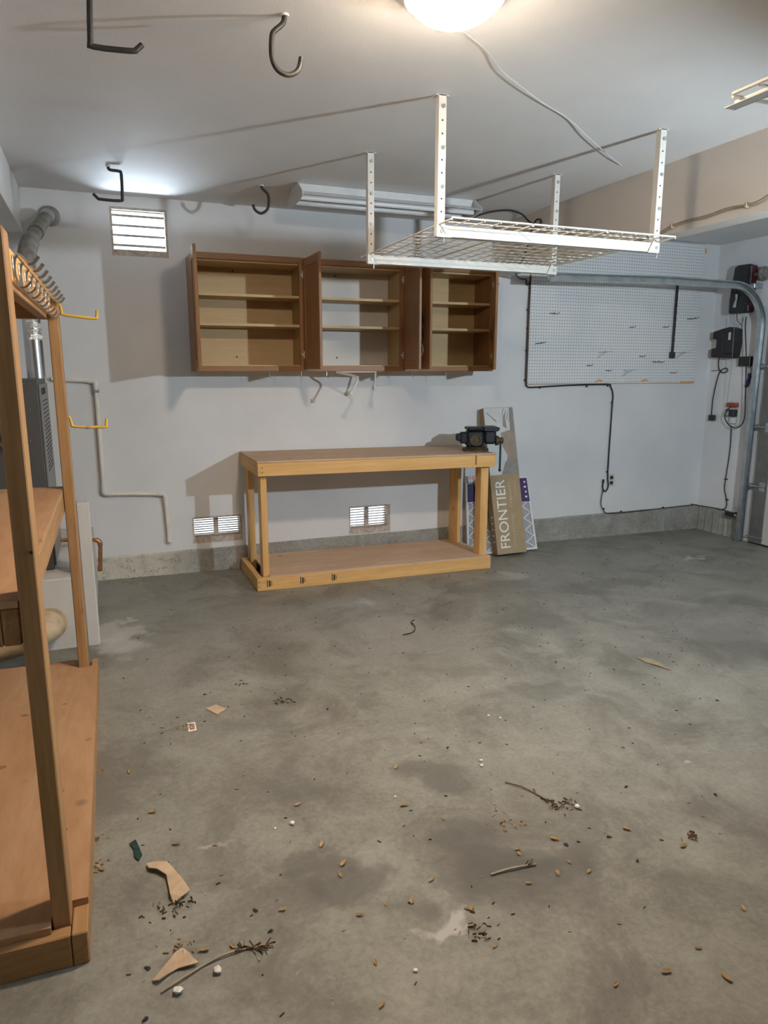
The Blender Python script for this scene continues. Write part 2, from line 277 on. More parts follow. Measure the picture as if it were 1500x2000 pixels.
M['yellow'] = plain('yellow_vinyl', (0.66, 0.42, 0.05), 0.4, 0, 0.08, 12)
M['copper'] = plain('aged_copper', (0.42, 0.20, 0.10), 0.35, 0.8, 0.25, 25)
M['pvc'] = plain('pvc_cream', (0.80, 0.77, 0.68), 0.45, 0, 0.06, 10)
M['furnace'] = plain('furnace_grey', (0.095, 0.093, 0.09), 0.5, 0.2, 0.06, 6)
M['furnace_l'] = plain('furnace_front_panel', (0.22, 0.222, 0.222), 0.45, 0.2, 0.05, 6)
M['foil'] = plain('crumpled_foil', (0.75, 0.74, 0.72), 0.22, 0.95, 0.1, 30, 0.9)
M['duct'] = plain('kraft_duct', (0.50, 0.40, 0.27), 0.7, 0, 0.25, 14, 0.4)
M['romex'] = plain('cloth_cable', (0.30, 0.245, 0.165), 0.7, 0, 0.15, 30)
M['whitecord'] = plain('white_cord', (0.62, 0.60, 0.57), 0.6)
M['vise'] = plain('dark_iron', (0.022, 0.024, 0.030), 0.45, 0.35, 0.3, 30)
M['viserust'] = plain('rusty_iron', (0.085, 0.062, 0.035), 0.6, 0.4, 0.3, 40)
M['kraft'] = plain('kraft_card', (0.37, 0.275, 0.165), 0.75, 0, 0.06, 12)
M['kraft_dark'] = plain('kraft_card_side', (0.30, 0.225, 0.14), 0.8, 0, 0.08, 12)
M['card_torn'] = plain('torn_card', (0.50, 0.37, 0.25), 0.85, 0, 0.12, 25)
M['ink_white'] = plain('white_print', (0.82, 0.82, 0.78), 0.6, 0, 0.02)
M['ink_tan'] = plain('pale_tan_print', (0.55, 0.46, 0.32), 0.6, 0, 0.03)
M['ink_gold'] = plain('gold_print', (0.55, 0.47, 0.16), 0.6, 0, 0.03)
M['ph_white'] = plain('photo_white', (0.60, 0.62, 0.62), 0.55, 0, 0.06, 10)
M['ph_grey'] = plain('photo_grey', (0.28, 0.25, 0.23), 0.55, 0, 0.15, 20)
M['ph_brown'] = plain('photo_brown', (0.36, 0.28, 0.22), 0.55, 0, 0.12, 20)
M['ph_dark'] = plain('photo_dark', (0.16, 0.13, 0.11), 0.55, 0, 0.15, 30)
M['filter_card'] = plain('filter_frame_card', (0.72, 0.72, 0.71), 0.7, 0, 0.03)
M['ink_purple'] = plain('purple_print', (0.060, 0.030, 0.13), 0.6, 0, 0.1)
M['ink_navy'] = plain('navy_print', (0.045, 0.050, 0.085), 0.6, 0, 0.2, 40)
M['ink_red'] = plain('orange_red_print', (0.55, 0.13, 0.06), 0.6, 0, 0.05)
M['ink_black'] = plain('black_print', (0.03, 0.028, 0.026), 0.7, 0, 0.1)
M['media'] = plain('filter_media', (0.40, 0.42, 0.46), 0.9, 0, 0.08, 30)
M['door_white'] = plain('door_cream', (0.60, 0.585, 0.53), 0.5, 0, 0.04, 4)
M['door_grey'] = plain('door_stile_grey', (0.20, 0.20, 0.19), 0.5, 0.4, 0.15, 12)
M['plate'] = plain('outlet_plate', (0.62, 0.59, 0.53), 0.45)
M['blue'] = plain('blue_handle', (0.035, 0.035, 0.16), 0.45)
M['screen'] = plain('display_face', (0.45, 0.44, 0.36), 0.4)
M['sticker'] = plain('silver_sticker', (0.55, 0.55, 0.58), 0.35, 0.2)
M['leaf'] = plain('dry_leaf', (0.42, 0.28, 0.13), 0.8, 0, 0.3, 50)
M['leaf2'] = plain('brown_leaf', (0.16, 0.10, 0.05), 0.85, 0, 0.4, 60)
M['litter'] = plain('leaf_litter', (0.105, 0.082, 0.052), 0.9, 0, 0.55, 90)
M['twig'] = plain('dry_twig', (0.36, 0.29, 0.20), 0.8, 0, 0.2, 40)
M['greenscrap'] = plain('dark_green_felt', (0.010, 0.040, 0.033), 0.9, 0, 0.4, 60)
M['stone'] = plain('white_chip', (0.75, 0.74, 0.69), 0.7)
M['darkbit'] = plain('dark_crumb', (0.035, 0.030, 0.024), 0.85, 0, 0.3, 60)
M['ventwood'] = plain('dusty_vent_wood', (0.50, 0.43, 0.37), 0.85, 0, 0.3, 30, 0.3)
M['louvre'] = plain('louvre_metal', (0.30, 0.285, 0.27), 0.5, 0.1, 0.1, 20)
M['glow'] = plain('lamp_glass', (0.9, 0.88, 0.84), 0.4, 0, 0.01, 4, 0, (DOME_COL, DOME_EMIT))
_nt = M['glow'].node_tree; _b = _nt.nodes['Principled BSDF']
_tc = _nt.nodes.new('ShaderNodeTexCoord'); _sp = _nt.nodes.new('ShaderNodeSeparateXYZ'); _nt.links.new(_tc.outputs['Object'], _sp.inputs[0])
_mr = _nt.nodes.new('ShaderNodeMapRange'); _mr.inputs[1].default_value = -.045; _mr.inputs[2].default_value = -.100
_mr.inputs[3].default_value = DOME_EMIT * .02; _mr.inputs[4].default_value = DOME_EMIT    # glow dimmed toward the rim to darken the ceiling around it
_mr.interpolation_type = 'SMOOTHSTEP'
_nt.links.new(_sp.outputs['Z'], _mr.inputs[0]); _nt.links.new(_mr.outputs[0], _b.inputs['Emission Strength'])
M['glow_rim'] = plain('glowing_shield_rim', (0.85, 0.83, 0.8), 0.4, 0, 0.01, 4, 0, (DOME_COL, 2.2))  # faint glow added so the shielding rim looks lit
M['tube'] = plain('fluorescent_tube', (0.74, 0.75, 0.76), 0.3, 0, 0.02)
M['fixture'] = plain('fixture_enamel', (0.66, 0.67, 0.67), 0.3, 0.1, 0.04)
M['filament'] = plain('work_lamp_lens', (0.9, 0.9, 0.9), 0.3, 0, 0.01, 4, 0, (WORK_COL, WORK_W / (4 * math.pi * .035 ** 2) / math.pi))
def pegboard_mat():
    m, nt, b = new_mat('pegboard')
    tc = nt.nodes.new('ShaderNodeTexCoord'); sp = nt.nodes.new('ShaderNodeSeparateXYZ')
    nt.links.new(tc.outputs['Object'], sp.inputs[0])
    def cell(o):
        f = math_n(nt, 'FRACT', math_n(nt, 'DIVIDE', o, 0.0254))
        d = math_n(nt, 'SUBTRACT', f, 0.5); return math_n(nt, 'MULTIPLY', d, d)
    r2 = math_n(nt, 'ADD', cell(sp.outputs['X']), cell(sp.outputs['Z']))
    hole = math_n(nt, 'LESS_THAN', r2, 0.021)
    v = coords(nt)
    base = ramp(nt, noise(nt, v, 3, 4), [(0.3, (0.74, 0.75, 0.76)), (0.7, (0.79, 0.80, 0.81))])
    nt.links.new(mixc(nt, hole, base, (0.012, 0.012, 0.012)), b.inputs['Base Color'])
    b.inputs['Roughness'].default_value = 0.55
    return m
M['peg'] = pegboard_mat()

# ------------------------------------------------------------------ mesh helpers
class G:
    """collects shapes, then links them as one mesh object"""
    def __init__(s): s.bm = bmesh.new()
    def box(s, a, b, bv=0.0):
        lo = [min(p, q) for p, q in zip(a, b)]; hi = [max(p, q) for p, q in zip(a, b)]
        r = bmesh.ops.create_cube(s.bm, size=1.0)
        for v in r['verts']:
            v.co = Vector([lo[i] + (v.co[i] + 0.5) * (hi[i] - lo[i]) for i in range(3)])
        if bv:
            es = list({e for v in r['verts'] for e in v.link_edges})
            bmesh.ops.bevel(s.bm, geom=es, offset=bv, segments=1, affect='EDGES')
        return s
    def obox(s, c, size, rot, bv=0.0):
        n0 = len(s.bm.verts)
        h = [x / 2 for x in size]
        before = set(s.bm.verts)
        s.box([-x for x in h], h, bv)
        mt = Matrix.Translation(Vector(c)) @ rot.to_4x4()
        for v in s.bm.verts:
            if v not in before: v.co = mt @ v.co
        return s
    def beam(s, p, q, w, t, side=(0, 0, 1), bv=0.0):
        """bar from p to q, w measured along `side`, t across"""
        p, q = Vector(p), Vector(q); z = (q - p).normalized()
        x = Vector(side); x = (x - z * x.dot(z)).normalized(); y = z.cross(x)
        rot = Matrix((x, y, z)).transposed()
        return s.obox((p + q) / 2, (w, t, (q - p).length), rot, bv)
    def tube(s, pts, r, n=8, smooth=0):
        pts = [Vector(p) for p in pts]
        if smooth:
            out = []
            for i in range(len(pts) - 1):
                p0, p1, p2, p3 = pts[max(i - 1, 0)], pts[i], pts[i + 1], pts[min(i + 2, len(pts) - 1)]
                for k in range(smooth):
                    t = k / smooth
                    out.append(0.5 * ((2 * p1) + (p2 - p0) * t + (2 * p0 - 5 * p1 + 4 * p2 - p3) * t * t + (3 * p1 - p0 - 3 * p2 + p3) * t ** 3))
            out.append(pts[-1]); pts = out
        rs = r if isinstance(r, (list, tuple)) else [r] * len(pts)
        t0 = (pts[1] - pts[0]).normalized()
        a = Vector((0, 0, 1)) if abs(t0.z) < 0.9 else Vector((1, 0, 0))
        nrm = (a - t0 * a.dot(t0)).normalized()
        rings = []
        for i, p in enumerate(pts):
            if i == 0: t = t0
            elif i == len(pts) - 1: t = (pts[i] - pts[i - 1]).normalized()
            else:
                t = ((pts[i + 1] - p).normalized() + (p - pts[i - 1]).normalized())
                t = t.normalized() if t.length > 1e-6 else (p - pts[i - 1]).normalized()
            nrm = nrm - t * nrm.dot(t)
            nrm = nrm.normalized() if nrm.length > 1e-6 else t.orthogonal().normalized()
            bn = t.cross(nrm)
            rings.append([s.bm.verts.new(p + (nrm * math.cos(2 * math.pi * k / n) + bn * math.sin(2 * math.pi * k / n)) * rs[i]) for k in range(n)])
        for A, Bq in zip(rings, rings[1:]):
            for k in range(n):
                s.bm.faces.new((A[k], A[(k + 1) % n], Bq[(k + 1) % n], Bq[k]))
        s.bm.faces.new(rings[0][::-1]); s.bm.faces.new(rings[-1])
        return s
    def cyl(s, p, q, r, n=16): return s.tube([p, q], r, n)
    def lathe(s, c, prof, n=32, axis=(0, 0, 1)):
        """profile of (radius, height) turned about axis through c"""
        z = Vector(axis).normalized(); x = z.orthogonal().normalized(); y = z.cross(x); c = Vector(c)
        rings = []
        for r, h in prof:
            if r < 1e-6: rings.append([s.bm.verts.new(c + z * h)])
            else: rings.append([s.bm.verts.new(c + z * h + (x * math.cos(2 * math.pi * k / n) + y * math.sin(2 * math.pi * k / n)) * r) for k in range(n)])
        for A, Bq in zip(rings, rings[1:]):
            for k in range(n):
                a0, a1 = A[k % len(A)], A[(k + 1) % len(A)]; b0, b1 = Bq[k % len(Bq)], Bq[(k + 1) % len(Bq)]
                f = [v for i, v in enumerate((a0, a1, b1, b0)) if v not in (a0, a1, b1, b0)[:i]]
                if len(f) > 2: s.bm.faces.new(f)
        for R_ in (rings[0], rings[-1]):
            if len(R_) > 2: s.bm.faces.new(R_)
        return s
    def prism(s, pts, d):
        """polygon pts (3-D, planar) pushed along vector d"""
        d = Vector(d)
        A = [s.bm.verts.new(Vector(p)) for p in pts]; Bq = [s.bm.verts.new(Vector(p) + d) for p in pts]
        s.bm.faces.new(A[::-1]); s.bm.faces.new(Bq)
        n = len(A)
        for k in range(n): s.bm.faces.new((A[k], A[(k + 1) % n], Bq[(k + 1) % n], Bq[k]))
        return s
    def sweep(s, path, prof, bn):
        """closed profile (a, b) carried along path; a along the in-plane normal, b along bn"""
        path = [Vector(p) for p in path]; bn = Vector(bn); rings = []
        for i, p in enumerate(path):
            t = (path[min(i + 1, len(path) - 1)] - path[max(i - 1, 0)]).normalized()
            n = bn.cross(t).normalized()
            rings.append([s.bm.verts.new(p + n * a + bn * b) for a, b in prof])
        k = len(prof)
        for A, Bq in zip(rings, rings[1:]):
            for j in range(k): s.bm.faces.new((A[j], A[(j + 1) % k], Bq[(j + 1) % k], Bq[j]))
        s.bm.faces.new(rings[0][::-1]); s.bm.faces.new(rings[-1])
        return s
    def blob(s, c, size, jag=0.25, sub=2, seed=0):
        rnd = random.Random(seed); before = set(s.bm.verts)
        bmesh.ops.create_icosphere(s.bm, subdivisions=sub, radius=1.0)
        for v in s.bm.verts:
            if v not in before:
                k = 1 + rnd.uniform(-jag, jag)
                v.co = Vector(c) + Vector((v.co.x * size[0] * k, v.co.y * size[1] * k, v.co.z * size[2] * k))
        return s
    def build(s, name, mat, parent=None, smooth=False, at=None):
        bmesh.ops.recalc_face_normals(s.bm, faces=s.bm.faces)
        me = bpy.data.meshes.new(name)
        if at is not None:
            o_ = Vector(at)
            for v in s.bm.verts: v.co -= o_
        s.bm.to_mesh(me); s.bm.free()
        me.materials.append(M[mat] if isinstance(mat, str) else mat)
        if smooth:
            me.polygons.foreach_set('use_smooth', [True] * len(me.polygons))
            try: me.set_sharp_from_angle(angle=math.radians(40))
            except Exception: pass
        o = bpy.data.objects.new(name, me); COL.objects.link(o)
        if at is not None: o.location = at
        if parent is not None:
            o.parent = parent
            # part meshes are written in world metres; keep them there
            o.location = (o.location - Vector(parent['_org'])) if '_org' in parent.keys() else o.location
        return o
ORG = {}
def thing(name, label, cat, loc=(0, 0, 0), rz=0.0, group=None):
    o = bpy.data.objects.new(name, None); COL.objects.link(o)
    o.empty_display_size = 0.05
    o.location = loc; o.rotation_euler = (0, 0, rz)
    o['label'] = label; o['category'] = cat
    if group: o['group'] = group
    return o
def tag(o, label, cat, group=None, kind=None):
    o['label'] = label; o['category'] = cat
    if group: o['group'] = group
    if kind: o['kind'] = kind
    return o
def struct(o): o['kind'] = 'structure'; return o
def dup(root, **kw):
    r = root.copy(); COL.objects.link(r)
    for ch in list(root.children):
        c = ch.copy(); COL.objects.link(c); c.parent = r
        for g in list(ch.children):
            d = g.copy(); COL.objects.link(d); d.parent = c
    for k, v in kw.items(): r[k] = v
    return r
def text_mesh(txt, size, depth=0.0006):
    cu = bpy.data.curves.new('lettering', 'FONT'); cu.body = txt; cu.size = size; cu.extrude = depth
    cu.align_x = 'LEFT'; cu.align_y = 'BOTTOM'
    cu.resolution_u = 3
    ob = bpy.data.objects.new('lettering', cu); COL.objects.link(ob)
    dg = bpy.context.evaluated_depsgraph_get(); dg.update()
    me = bpy.data.meshes.new_from_object(ob.evaluated_get(dg))
    bpy.data.objects.remove(ob)
    return me
def lettering(name, txt, size, mat, parent, mtx, width=None):
    me = text_mesh(txt, size)
    if width:
        xs = [v.co.x for v in me.vertices]; k = width / (max(xs) - min(xs)); x0 = min(xs)
        for v in me.vertices: v.co.x = (v.co.x - x0) * k
    me.materials.clear(); me.materials.append(M[mat])
    o = bpy.data.objects.new(name, me); COL.objects.link(o)
    o.parent = parent; o.matrix_local = mtx
    return o
def L(*v): return Vector(v)

# ================================================================== the setting
Y0, XL = -3.2, -1.35
g = G(); g.prism([(XL - .1, Y0 - .1, fz(XL - .1)), (XR + .1, Y0 - .1, fz(XR + .1)), (XR + .1, YB + .1, fz(XR + .1)), (XL - .1, YB + .1, fz(XL - .1))], (0, 0, -0.12))
struct(g.build('floor', 'floor'))
struct(G().box((XL - .1, Y0 - .1, ZC), (XR + .1, YB + .1, ZC + .1)).build('ceiling', 'ceiling'))
VENTS = [(0.137, 0.494, 2.183, 2.485), (0.550, 0.912, 0.200, 0.397), (1.750, 2.101, 0.167, 0.392)]
CURB_Z = 0.158
def wall_with_holes(name, x0, x1, z0, z1, y0, y1, holes, mat):
    xs = sorted({x0, x1, *[h[0] for h in holes], *[h[1] for h in holes]})
    zs = sorted({z0, z1, *[h[2] for h in holes], *[h[3] for h in holes]})
    g = G()
    for a, b in zip(xs, xs[1:]):
        run = None
        for c, d in zip(zs, zs[1:]):
            mx, mz = (a + b) / 2, (c + d) / 2
            if any(h[0] < mx < h[1] and h[2] < mz < h[3] for h in holes): continue
            g.box((a, y0, c), (b, y1, d))
    bmesh.ops.remove_doubles(g.bm, verts=g.bm.verts, dist=1e-5)
    # drop the inner faces two neighbouring boxes share
    seen = {}
    for f in list(g.bm.faces):
        k = tuple(round(x, 4) for x in f.calc_center_median())
        seen.setdefault(k, []).append(f)
    dead = [f for fs in seen.values() if len(fs) > 1 for f in fs]
    bmesh.ops.delete(g.bm, geom=dead, context='FACES')
    return struct(g.build(name, mat))
wall_with_holes('wall_back', XL, XR, CURB_Z, ZC, YB, YB + .14, VENTS, 'wall')
struct(G().box((XR, Y0, -.09), (XR + .1, YB, ZC)).build('wall_right', 'wall'))
struct(G().box((XL - .1, Y0, -.05), (XL, YB, ZC)).build('wall_left', 'wall'))
struct(G().box((XL, Y0 - .1, -.09), (XR, Y0, ZC)).build('wall_front', 'wall_dark'))
# header wall dropped from the ceiling, boxed soffit over the furnace corner
struct(G().box((2.987, Y0, 2.182), (3.115, YB, ZC)).build('wall_header', 'soffit'))
struct(G().box((XL, 1.2, 2.284), (-0.380, YB, ZC)).build('wall_soffit', 'wall'))
def curb(name, p, q, inward, zt):
    """rough concrete stem wall with a broken top edge"""
    g = G(); p, q = Vector(p), Vector(q); n = 40; rnd = random.Random(3)
    fr, bk = [], []
    for i in range(n + 1):
        c = p.lerp(q, i / n); j = rnd.uniform(-.004, .004)
        zb = fz(c.x) - .01
        fr.append([g.bm.verts.new((c.x + inward[0] * (.016 + j + k), c.y + inward[1] * (.016 + j + k), z)) for z, k in ((zb, .006), (zb + .05, rnd.uniform(-.004, .004)), (zt - .012, 0), (zt + rnd.uniform(-.004, .001), -.012))])
        bk.append([g.bm.verts.new((c.x - inward[0] * .1, c.y - inward[1] * .1, z)) for z in (zb, zt)])
    for i in range(n):
        for k in range(3): g.bm.faces.new((fr[i][k], fr[i + 1][k], fr[i + 1][k + 1], fr[i][k + 1]))
        g.bm.faces.new((fr[i][3], fr[i + 1][3], bk[i + 1][1], bk[i][1]))
    return struct(g.build(name, 'curb'))
curb('baseboard_back', (XL, YB, 0), (XR, YB, 0), (0, -1), CURB_Z + .004)
curb('baseboard_right', (XR, YB, 0), (XR, 4.66, 0), (-1, 0), CURB_Z + .002)

# ================================================================== vents
def louvre_vent(name, label, v, n, tilt, split, sill):
    x0, x1, z0, z1 = v; cx = (x0 + x1) / 2
    t = thing(name, label, 'vent', (cx, YB, z0))
    def L_(x, y, z): return (x - cx, y - YB, z - z0)
    fr = .014
    G().box(L_(x0, YB + .004, z1 - fr), L_(x1, YB + .125, z1)).build('frame_top', 'ventwood', t)
    G().box(L_(x0, YB + .004, z0), L_(x1, YB + .125, z0 + sill)).build('sill', 'ventwood', t)
    for a in (x0, x1 - fr): G().box(L_(a, YB + .004, z0 + sill), L_(a + fr, YB + .125, z1 - fr)).build('frame_side', 'ventwood', t)
    cols = [(x0 + fr, x1 - fr)] if not split else [(x0 + fr, cx - .016), (cx + .016, x1 - fr)]
    if split: G().box(L_(cx - .016, YB + .07, z0 + sill), L_(cx + .016, YB + .10, z1 - fr)).build('mullion', 'ventwood', t)
    hh = (z1 - fr - z0 - sill) / n
    for a, b in cols:
        base = None
        for i in range(n):
            c = ((a + b) / 2 - cx, .09, z0 + sill + hh * (i + .5) - z0)
            if base is None:
                me = G().obox((0, 0, 0), (b - a, .05 if not split else .020, .016 if not split else .0085), Matrix.Rotation(tilt, 3, 'X')).build('slat', 'louvre', t)
                me.location = c; base = me
            else:
                o = base.copy(); COL.objects.link(o); o.parent = t; o.location = c
    return t
louvre_vent('wall_vent', 'square louvred gable vent glowing with daylight, high beside the furnace flue', VENTS[0], 4, math.radians(-12), False, .040)
louvre_vent('wall_vent', 'low split louvre vent between the drain pipe and the workbench', VENTS[1], 8, math.radians(-10), True, .045)
louvre_vent('wall_vent', 'low split louvre vent seen through the workbench legs', VENTS[2], 8, math.radians(-10), True, .045)

# ================================================================== overhead racks
def loose_mesh(g, mat):
    o = g.build('tmp', mat); me = o.data; bpy.data.objects.remove(o); return me
HOLE = loose_mesh(G().cyl((0, -.0006, 0), (0, 0, 0), .0042, 8), 'blackpl')
BOLT = loose_mesh(G().cyl((0, -.006, 0), (0, 0, 0), .0085, 6), 'galv')
def make_rack(label, x0, x1, yf, yb, dy0, dy1, zb, inset=0.0, bh=.045):
    """beams along X at yf and yb, deck of three wire panels from dy0 to dy1"""
    cx = (x0 + x1) / 2
    t = thing('overhead_rack', label, 'ceiling rack', (cx, (yf + yb) / 2, zb), 0, 'overhead storage racks')
    ox, oy = cx, (yf + yb) / 2
    for y, s in ((yf, 1), (yb, 1)):
        b = G()
        b.box((x0 - ox, y - oy, .045 - bh), (x1 - ox, y - oy + .002, .045)); b.box((x0 - ox, y - oy, .045 - bh), (x1 - ox, y - oy + .032, .047 - bh))
        bo = b.build('beam', 'white_metal', t)
        for x in (x0 + .013 + inset, x1 - .017 - inset):
            p = G(); p.box((x - ox - .017, y - oy - .004, .004), (x - ox + .017, y - oy - .002, ZC - zb))
            p.box((x - ox - .017, y - oy - .002, .004), (x - ox - .015, y - oy + .028, ZC - zb))
            p.box((x - ox - .03, y - oy - .004, ZC - zb - .003), (x - ox + .03, y - oy + .035, ZC - zb))
            p.prism([(x - ox - .02, y - oy - .006, -.002), (x - ox + .048, y - oy - .006, -.002), (x - ox + .022, y - oy - .006, .047), (x - ox - .02, y - oy - .006, .047)], (0, .002, 0)) if x < cx else p.prism([(x - ox + .02, y - oy - .006, -.002), (x - ox - .048, y - oy - .006, -.002), (x - ox - .022, y - oy - .006, .047), (x - ox + .02, y - oy - .006, .047)], (0, .002, 0))
            po = p.build('post', 'white_metal', t)
            for i in range(9):
                h = bpy.data.objects.new('bolt_hole', HOLE); COL.objects.link(h); h.parent = po; h.location = (x - ox, y - oy - .0040, .10 + i * .0508)
            for z in (.022, .20, .352, .51):
                h = bpy.data.objects.new('bolt', BOLT); COL.objects.link(h); h.parent = po; h.location = (x - ox + .003, y - oy - .004, z)
            G().cyl((x - ox + .02, y - oy + .012, -.022), (x - ox + .02, y - oy + .012, 0), .004, 6).build('bolt_end', 'galv', po)
    w = (x1 - x0 - .01) / 3
    base = None
    for k in range(3):
        a = x0 + .005 + k * w; b = a + w - .006
        if base is None:
            g = G(); zt = .049
            for i in range(6):
                x = a + (b - a) * i / 5
                g.tube([(x - a, dy0 - oy, zt), (x - a, dy1 - oy, zt)], .0045 if i in (0, 5) else .0032, 6)
            ny = 13
            for j in range(ny + 1):
                y = dy0 + (dy1 - dy0) * j / ny
                g.tube([(0, y - oy, zt + .005), (b - a, y - oy, zt + .005)], .0045 if j in (0, ny) else .0032, 6)
            base = g.build('wire_panel', 'white_metal', t); base.location = (a - ox, 0, 0)
        else:
            o = base.copy(); COL.objects.link(o); o.parent = t; o.location = (a - ox, 0, 0)
    return t
make_rack('white steel overhead rack with wire deck hanging before the wooden wall cabinets', 1.385, 2.570, 2.887, 3.733, 2.765, 3.87, 2.004)
r2 = make_rack('white steel overhead rack of which only a corner of beam and wires shows', -.55, .55, -.52, .52, -.54, .54, 2.004, .36, .020)
r2.rotation_euler = (0, 0, math.radians(90)); r2.location = (1.928, .815, 2.008)

# ================================================================== lamps on the ceiling
LX, LY = 1.050, 2.098
t = thing('dome_lamp', 'round white glass dome lamp glowing on the ceiling', 'ceiling lamp', (LX, LY, ZC))
G().lathe((0, 0, 0), [(.0, -.001), (.146, -.001), (.148, -.044), (.141, -.048), (.140, -.004), (0, -.004)], 40).build('shield_rim', 'glow_rim', t, True)  # rim skirt added to keep the dome's light off the nearby ceiling
R0 = .138; prof = [(R0 * math.cos(a), -.030 - .080 * math.sin(a)) for a in [math.radians(d) for d in range(0, 90, 9)]] + [(0, -.110)]
G().lathe((0, 0, 0), [(R0, -.012)] + prof, 40).build('glass_dome', 'glow', t, True)

t = thing('fluorescent_fixture', 'long unlit twin tube fluorescent fixture on the ceiling above the cabinets', 'ceiling light', (1.80, 4.52, ZC))
xa, xb = -.600, .600
G().box((xa, -.06, -.05), (xb, .06, -.002)).build('housing', 'fixture', t)
for s in (-1, 1):
    G().prism([(xa, s * .06, -.048), (xa, s * .165, -.085), (xa, s * .167, -.082), (xa, s * .062, -.044)], (xb - xa, 0, 0)).build('reflector', 'fixture', t)
    G().cyl((xa + .01, s * .075, -.083), (xb - .01, s * .075, -.083), .0175, 14).build('tube', 'tube', t, True)
for x in (xa, xb):
    d = -.004 if x < 0 else .004
    G().prism([(x, -.075, -.002), (x, -.172, -.07), (x, -.172, -.098), (x, -.06, -.112), (x, .06, -.112), (x, .172, -.098), (x, .172, -.07), (x, .075, -.002)], (d, 0, 0)).build('end_plate', 'fixture', t)

wl = thing('work_light', 'black tripod work light with added light shields standing out on the open floor', 'lamp', (2.95, 1.25, fz(2.95)), math.radians(14))
wz = 1.86 - fz(2.95)
G().cyl((0, 0, .25), (0, 0, wz - .14), .014, 10).build('pole', 'blackpl', wl)
for k in range(3):
    a = k * 2.094 + .3
    G().tube([(0, 0, .55), (math.cos(a) * .42, math.sin(a) * .42, .01)], .011, 8).build('leg', 'blackpl', wl)
head = G().box((-.20, -.075, wz - .085), (.20, -.060, wz + .085), .004).build('lamp_head', 'blackpl', wl)
G().box((-.22, -.075, wz + .062), (.22, .122, wz + .068)).build('top_light_shield', 'blackpl', wl)  # unseen plate added to keep steep lamp light off the ceiling
G().box((-.22, -.075, wz - .068), (.22, .035, wz - .062)).build('bottom_light_shield', 'blackpl', wl)  # unseen plate added to hold lamp light back from the near floor
G().box((-.02, -.12, wz - .16), (.02, -.075, wz + .02), .004).build('bracket', 'blackpl', wl)
G().cyl((0, -.10, wz - .16), (0, 0, wz - .16), .012, 8).build('bracket_arm', 'blackpl', wl)
G().lathe((0, 0, wz), [(0, -.036), (.022, -.030), (.035, -.012), (.035, .012), (.022, .030), (0, .036)], 20).build('bulb', 'filament', wl, True)
for x in (-.06, .06): G().cyl((x, -.06, wz), (x * .4, -.02, wz), .004, 6).build('bulb_holder', 'galv', wl)

# ================================================================== ceiling hooks, string, cable
def hook(key, label, r, org_i=0):
    p = PTS[key]; o = Vector(p[0]); o.z = ZC
    pts = [Vector((q[0], q[1], min(q[2], ZC + .02))) - o for q in p]
    pts[0].z = .0
    # round the bends
    t = thing('ceiling_hook', label, 'hook', o, 0, 'utility hooks in the ceiling')
    G().tube(pts, r, 10, 3).build('coated_rod', 'hookiron', t, True)
    G().lathe((0, 0, 0), [(0, -.006), (r * 1.5, -.005), (r * 1.7, 0), (0, 0)], 10).build('collar', 'stone', t)
    return t
hook('hook_a', 'black square ladder hook standing alongside the J hook close to the dome lamp', .0085)
hook('hook_b', 'black J shaped ceiling hook close to the glowing dome lamp', .0085)
hook('hook_c', 'black square ladder hook before the bright louvred vent', .0085)
hook('hook_d', 'black J shaped ceiling hook beside the fluorescent fixture', .0085)
tag(G().tube([(x, y, ZC - .012 + .006 * math.sin(i * 1.7)) for i, (x, y, z) in enumerate(PTS['string'])], .0021, 6, 4).build('pull_string', 'whitecord', None, True), 'thin white cord sagging along the ceiling from the dome lamp', 'cord')
t = thing('cable', 'tan sheathed electrical cable stapled along the header wall', 'cable', PTS['romex'][0])
o0 = Vector(PTS['romex'][0])
G().tube([Vector(p) - o0 for p in PTS['romex']], .0075, 8, 4).build('sheath', 'romex', t, True)
for i in (2, 6): 
    c = Vector(PTS['romex'][i]) - o0
    G().box(c + L(-.012, -.007, -.012), c + L(.010, .007, .012), .002).build('staple', 'romex', t)

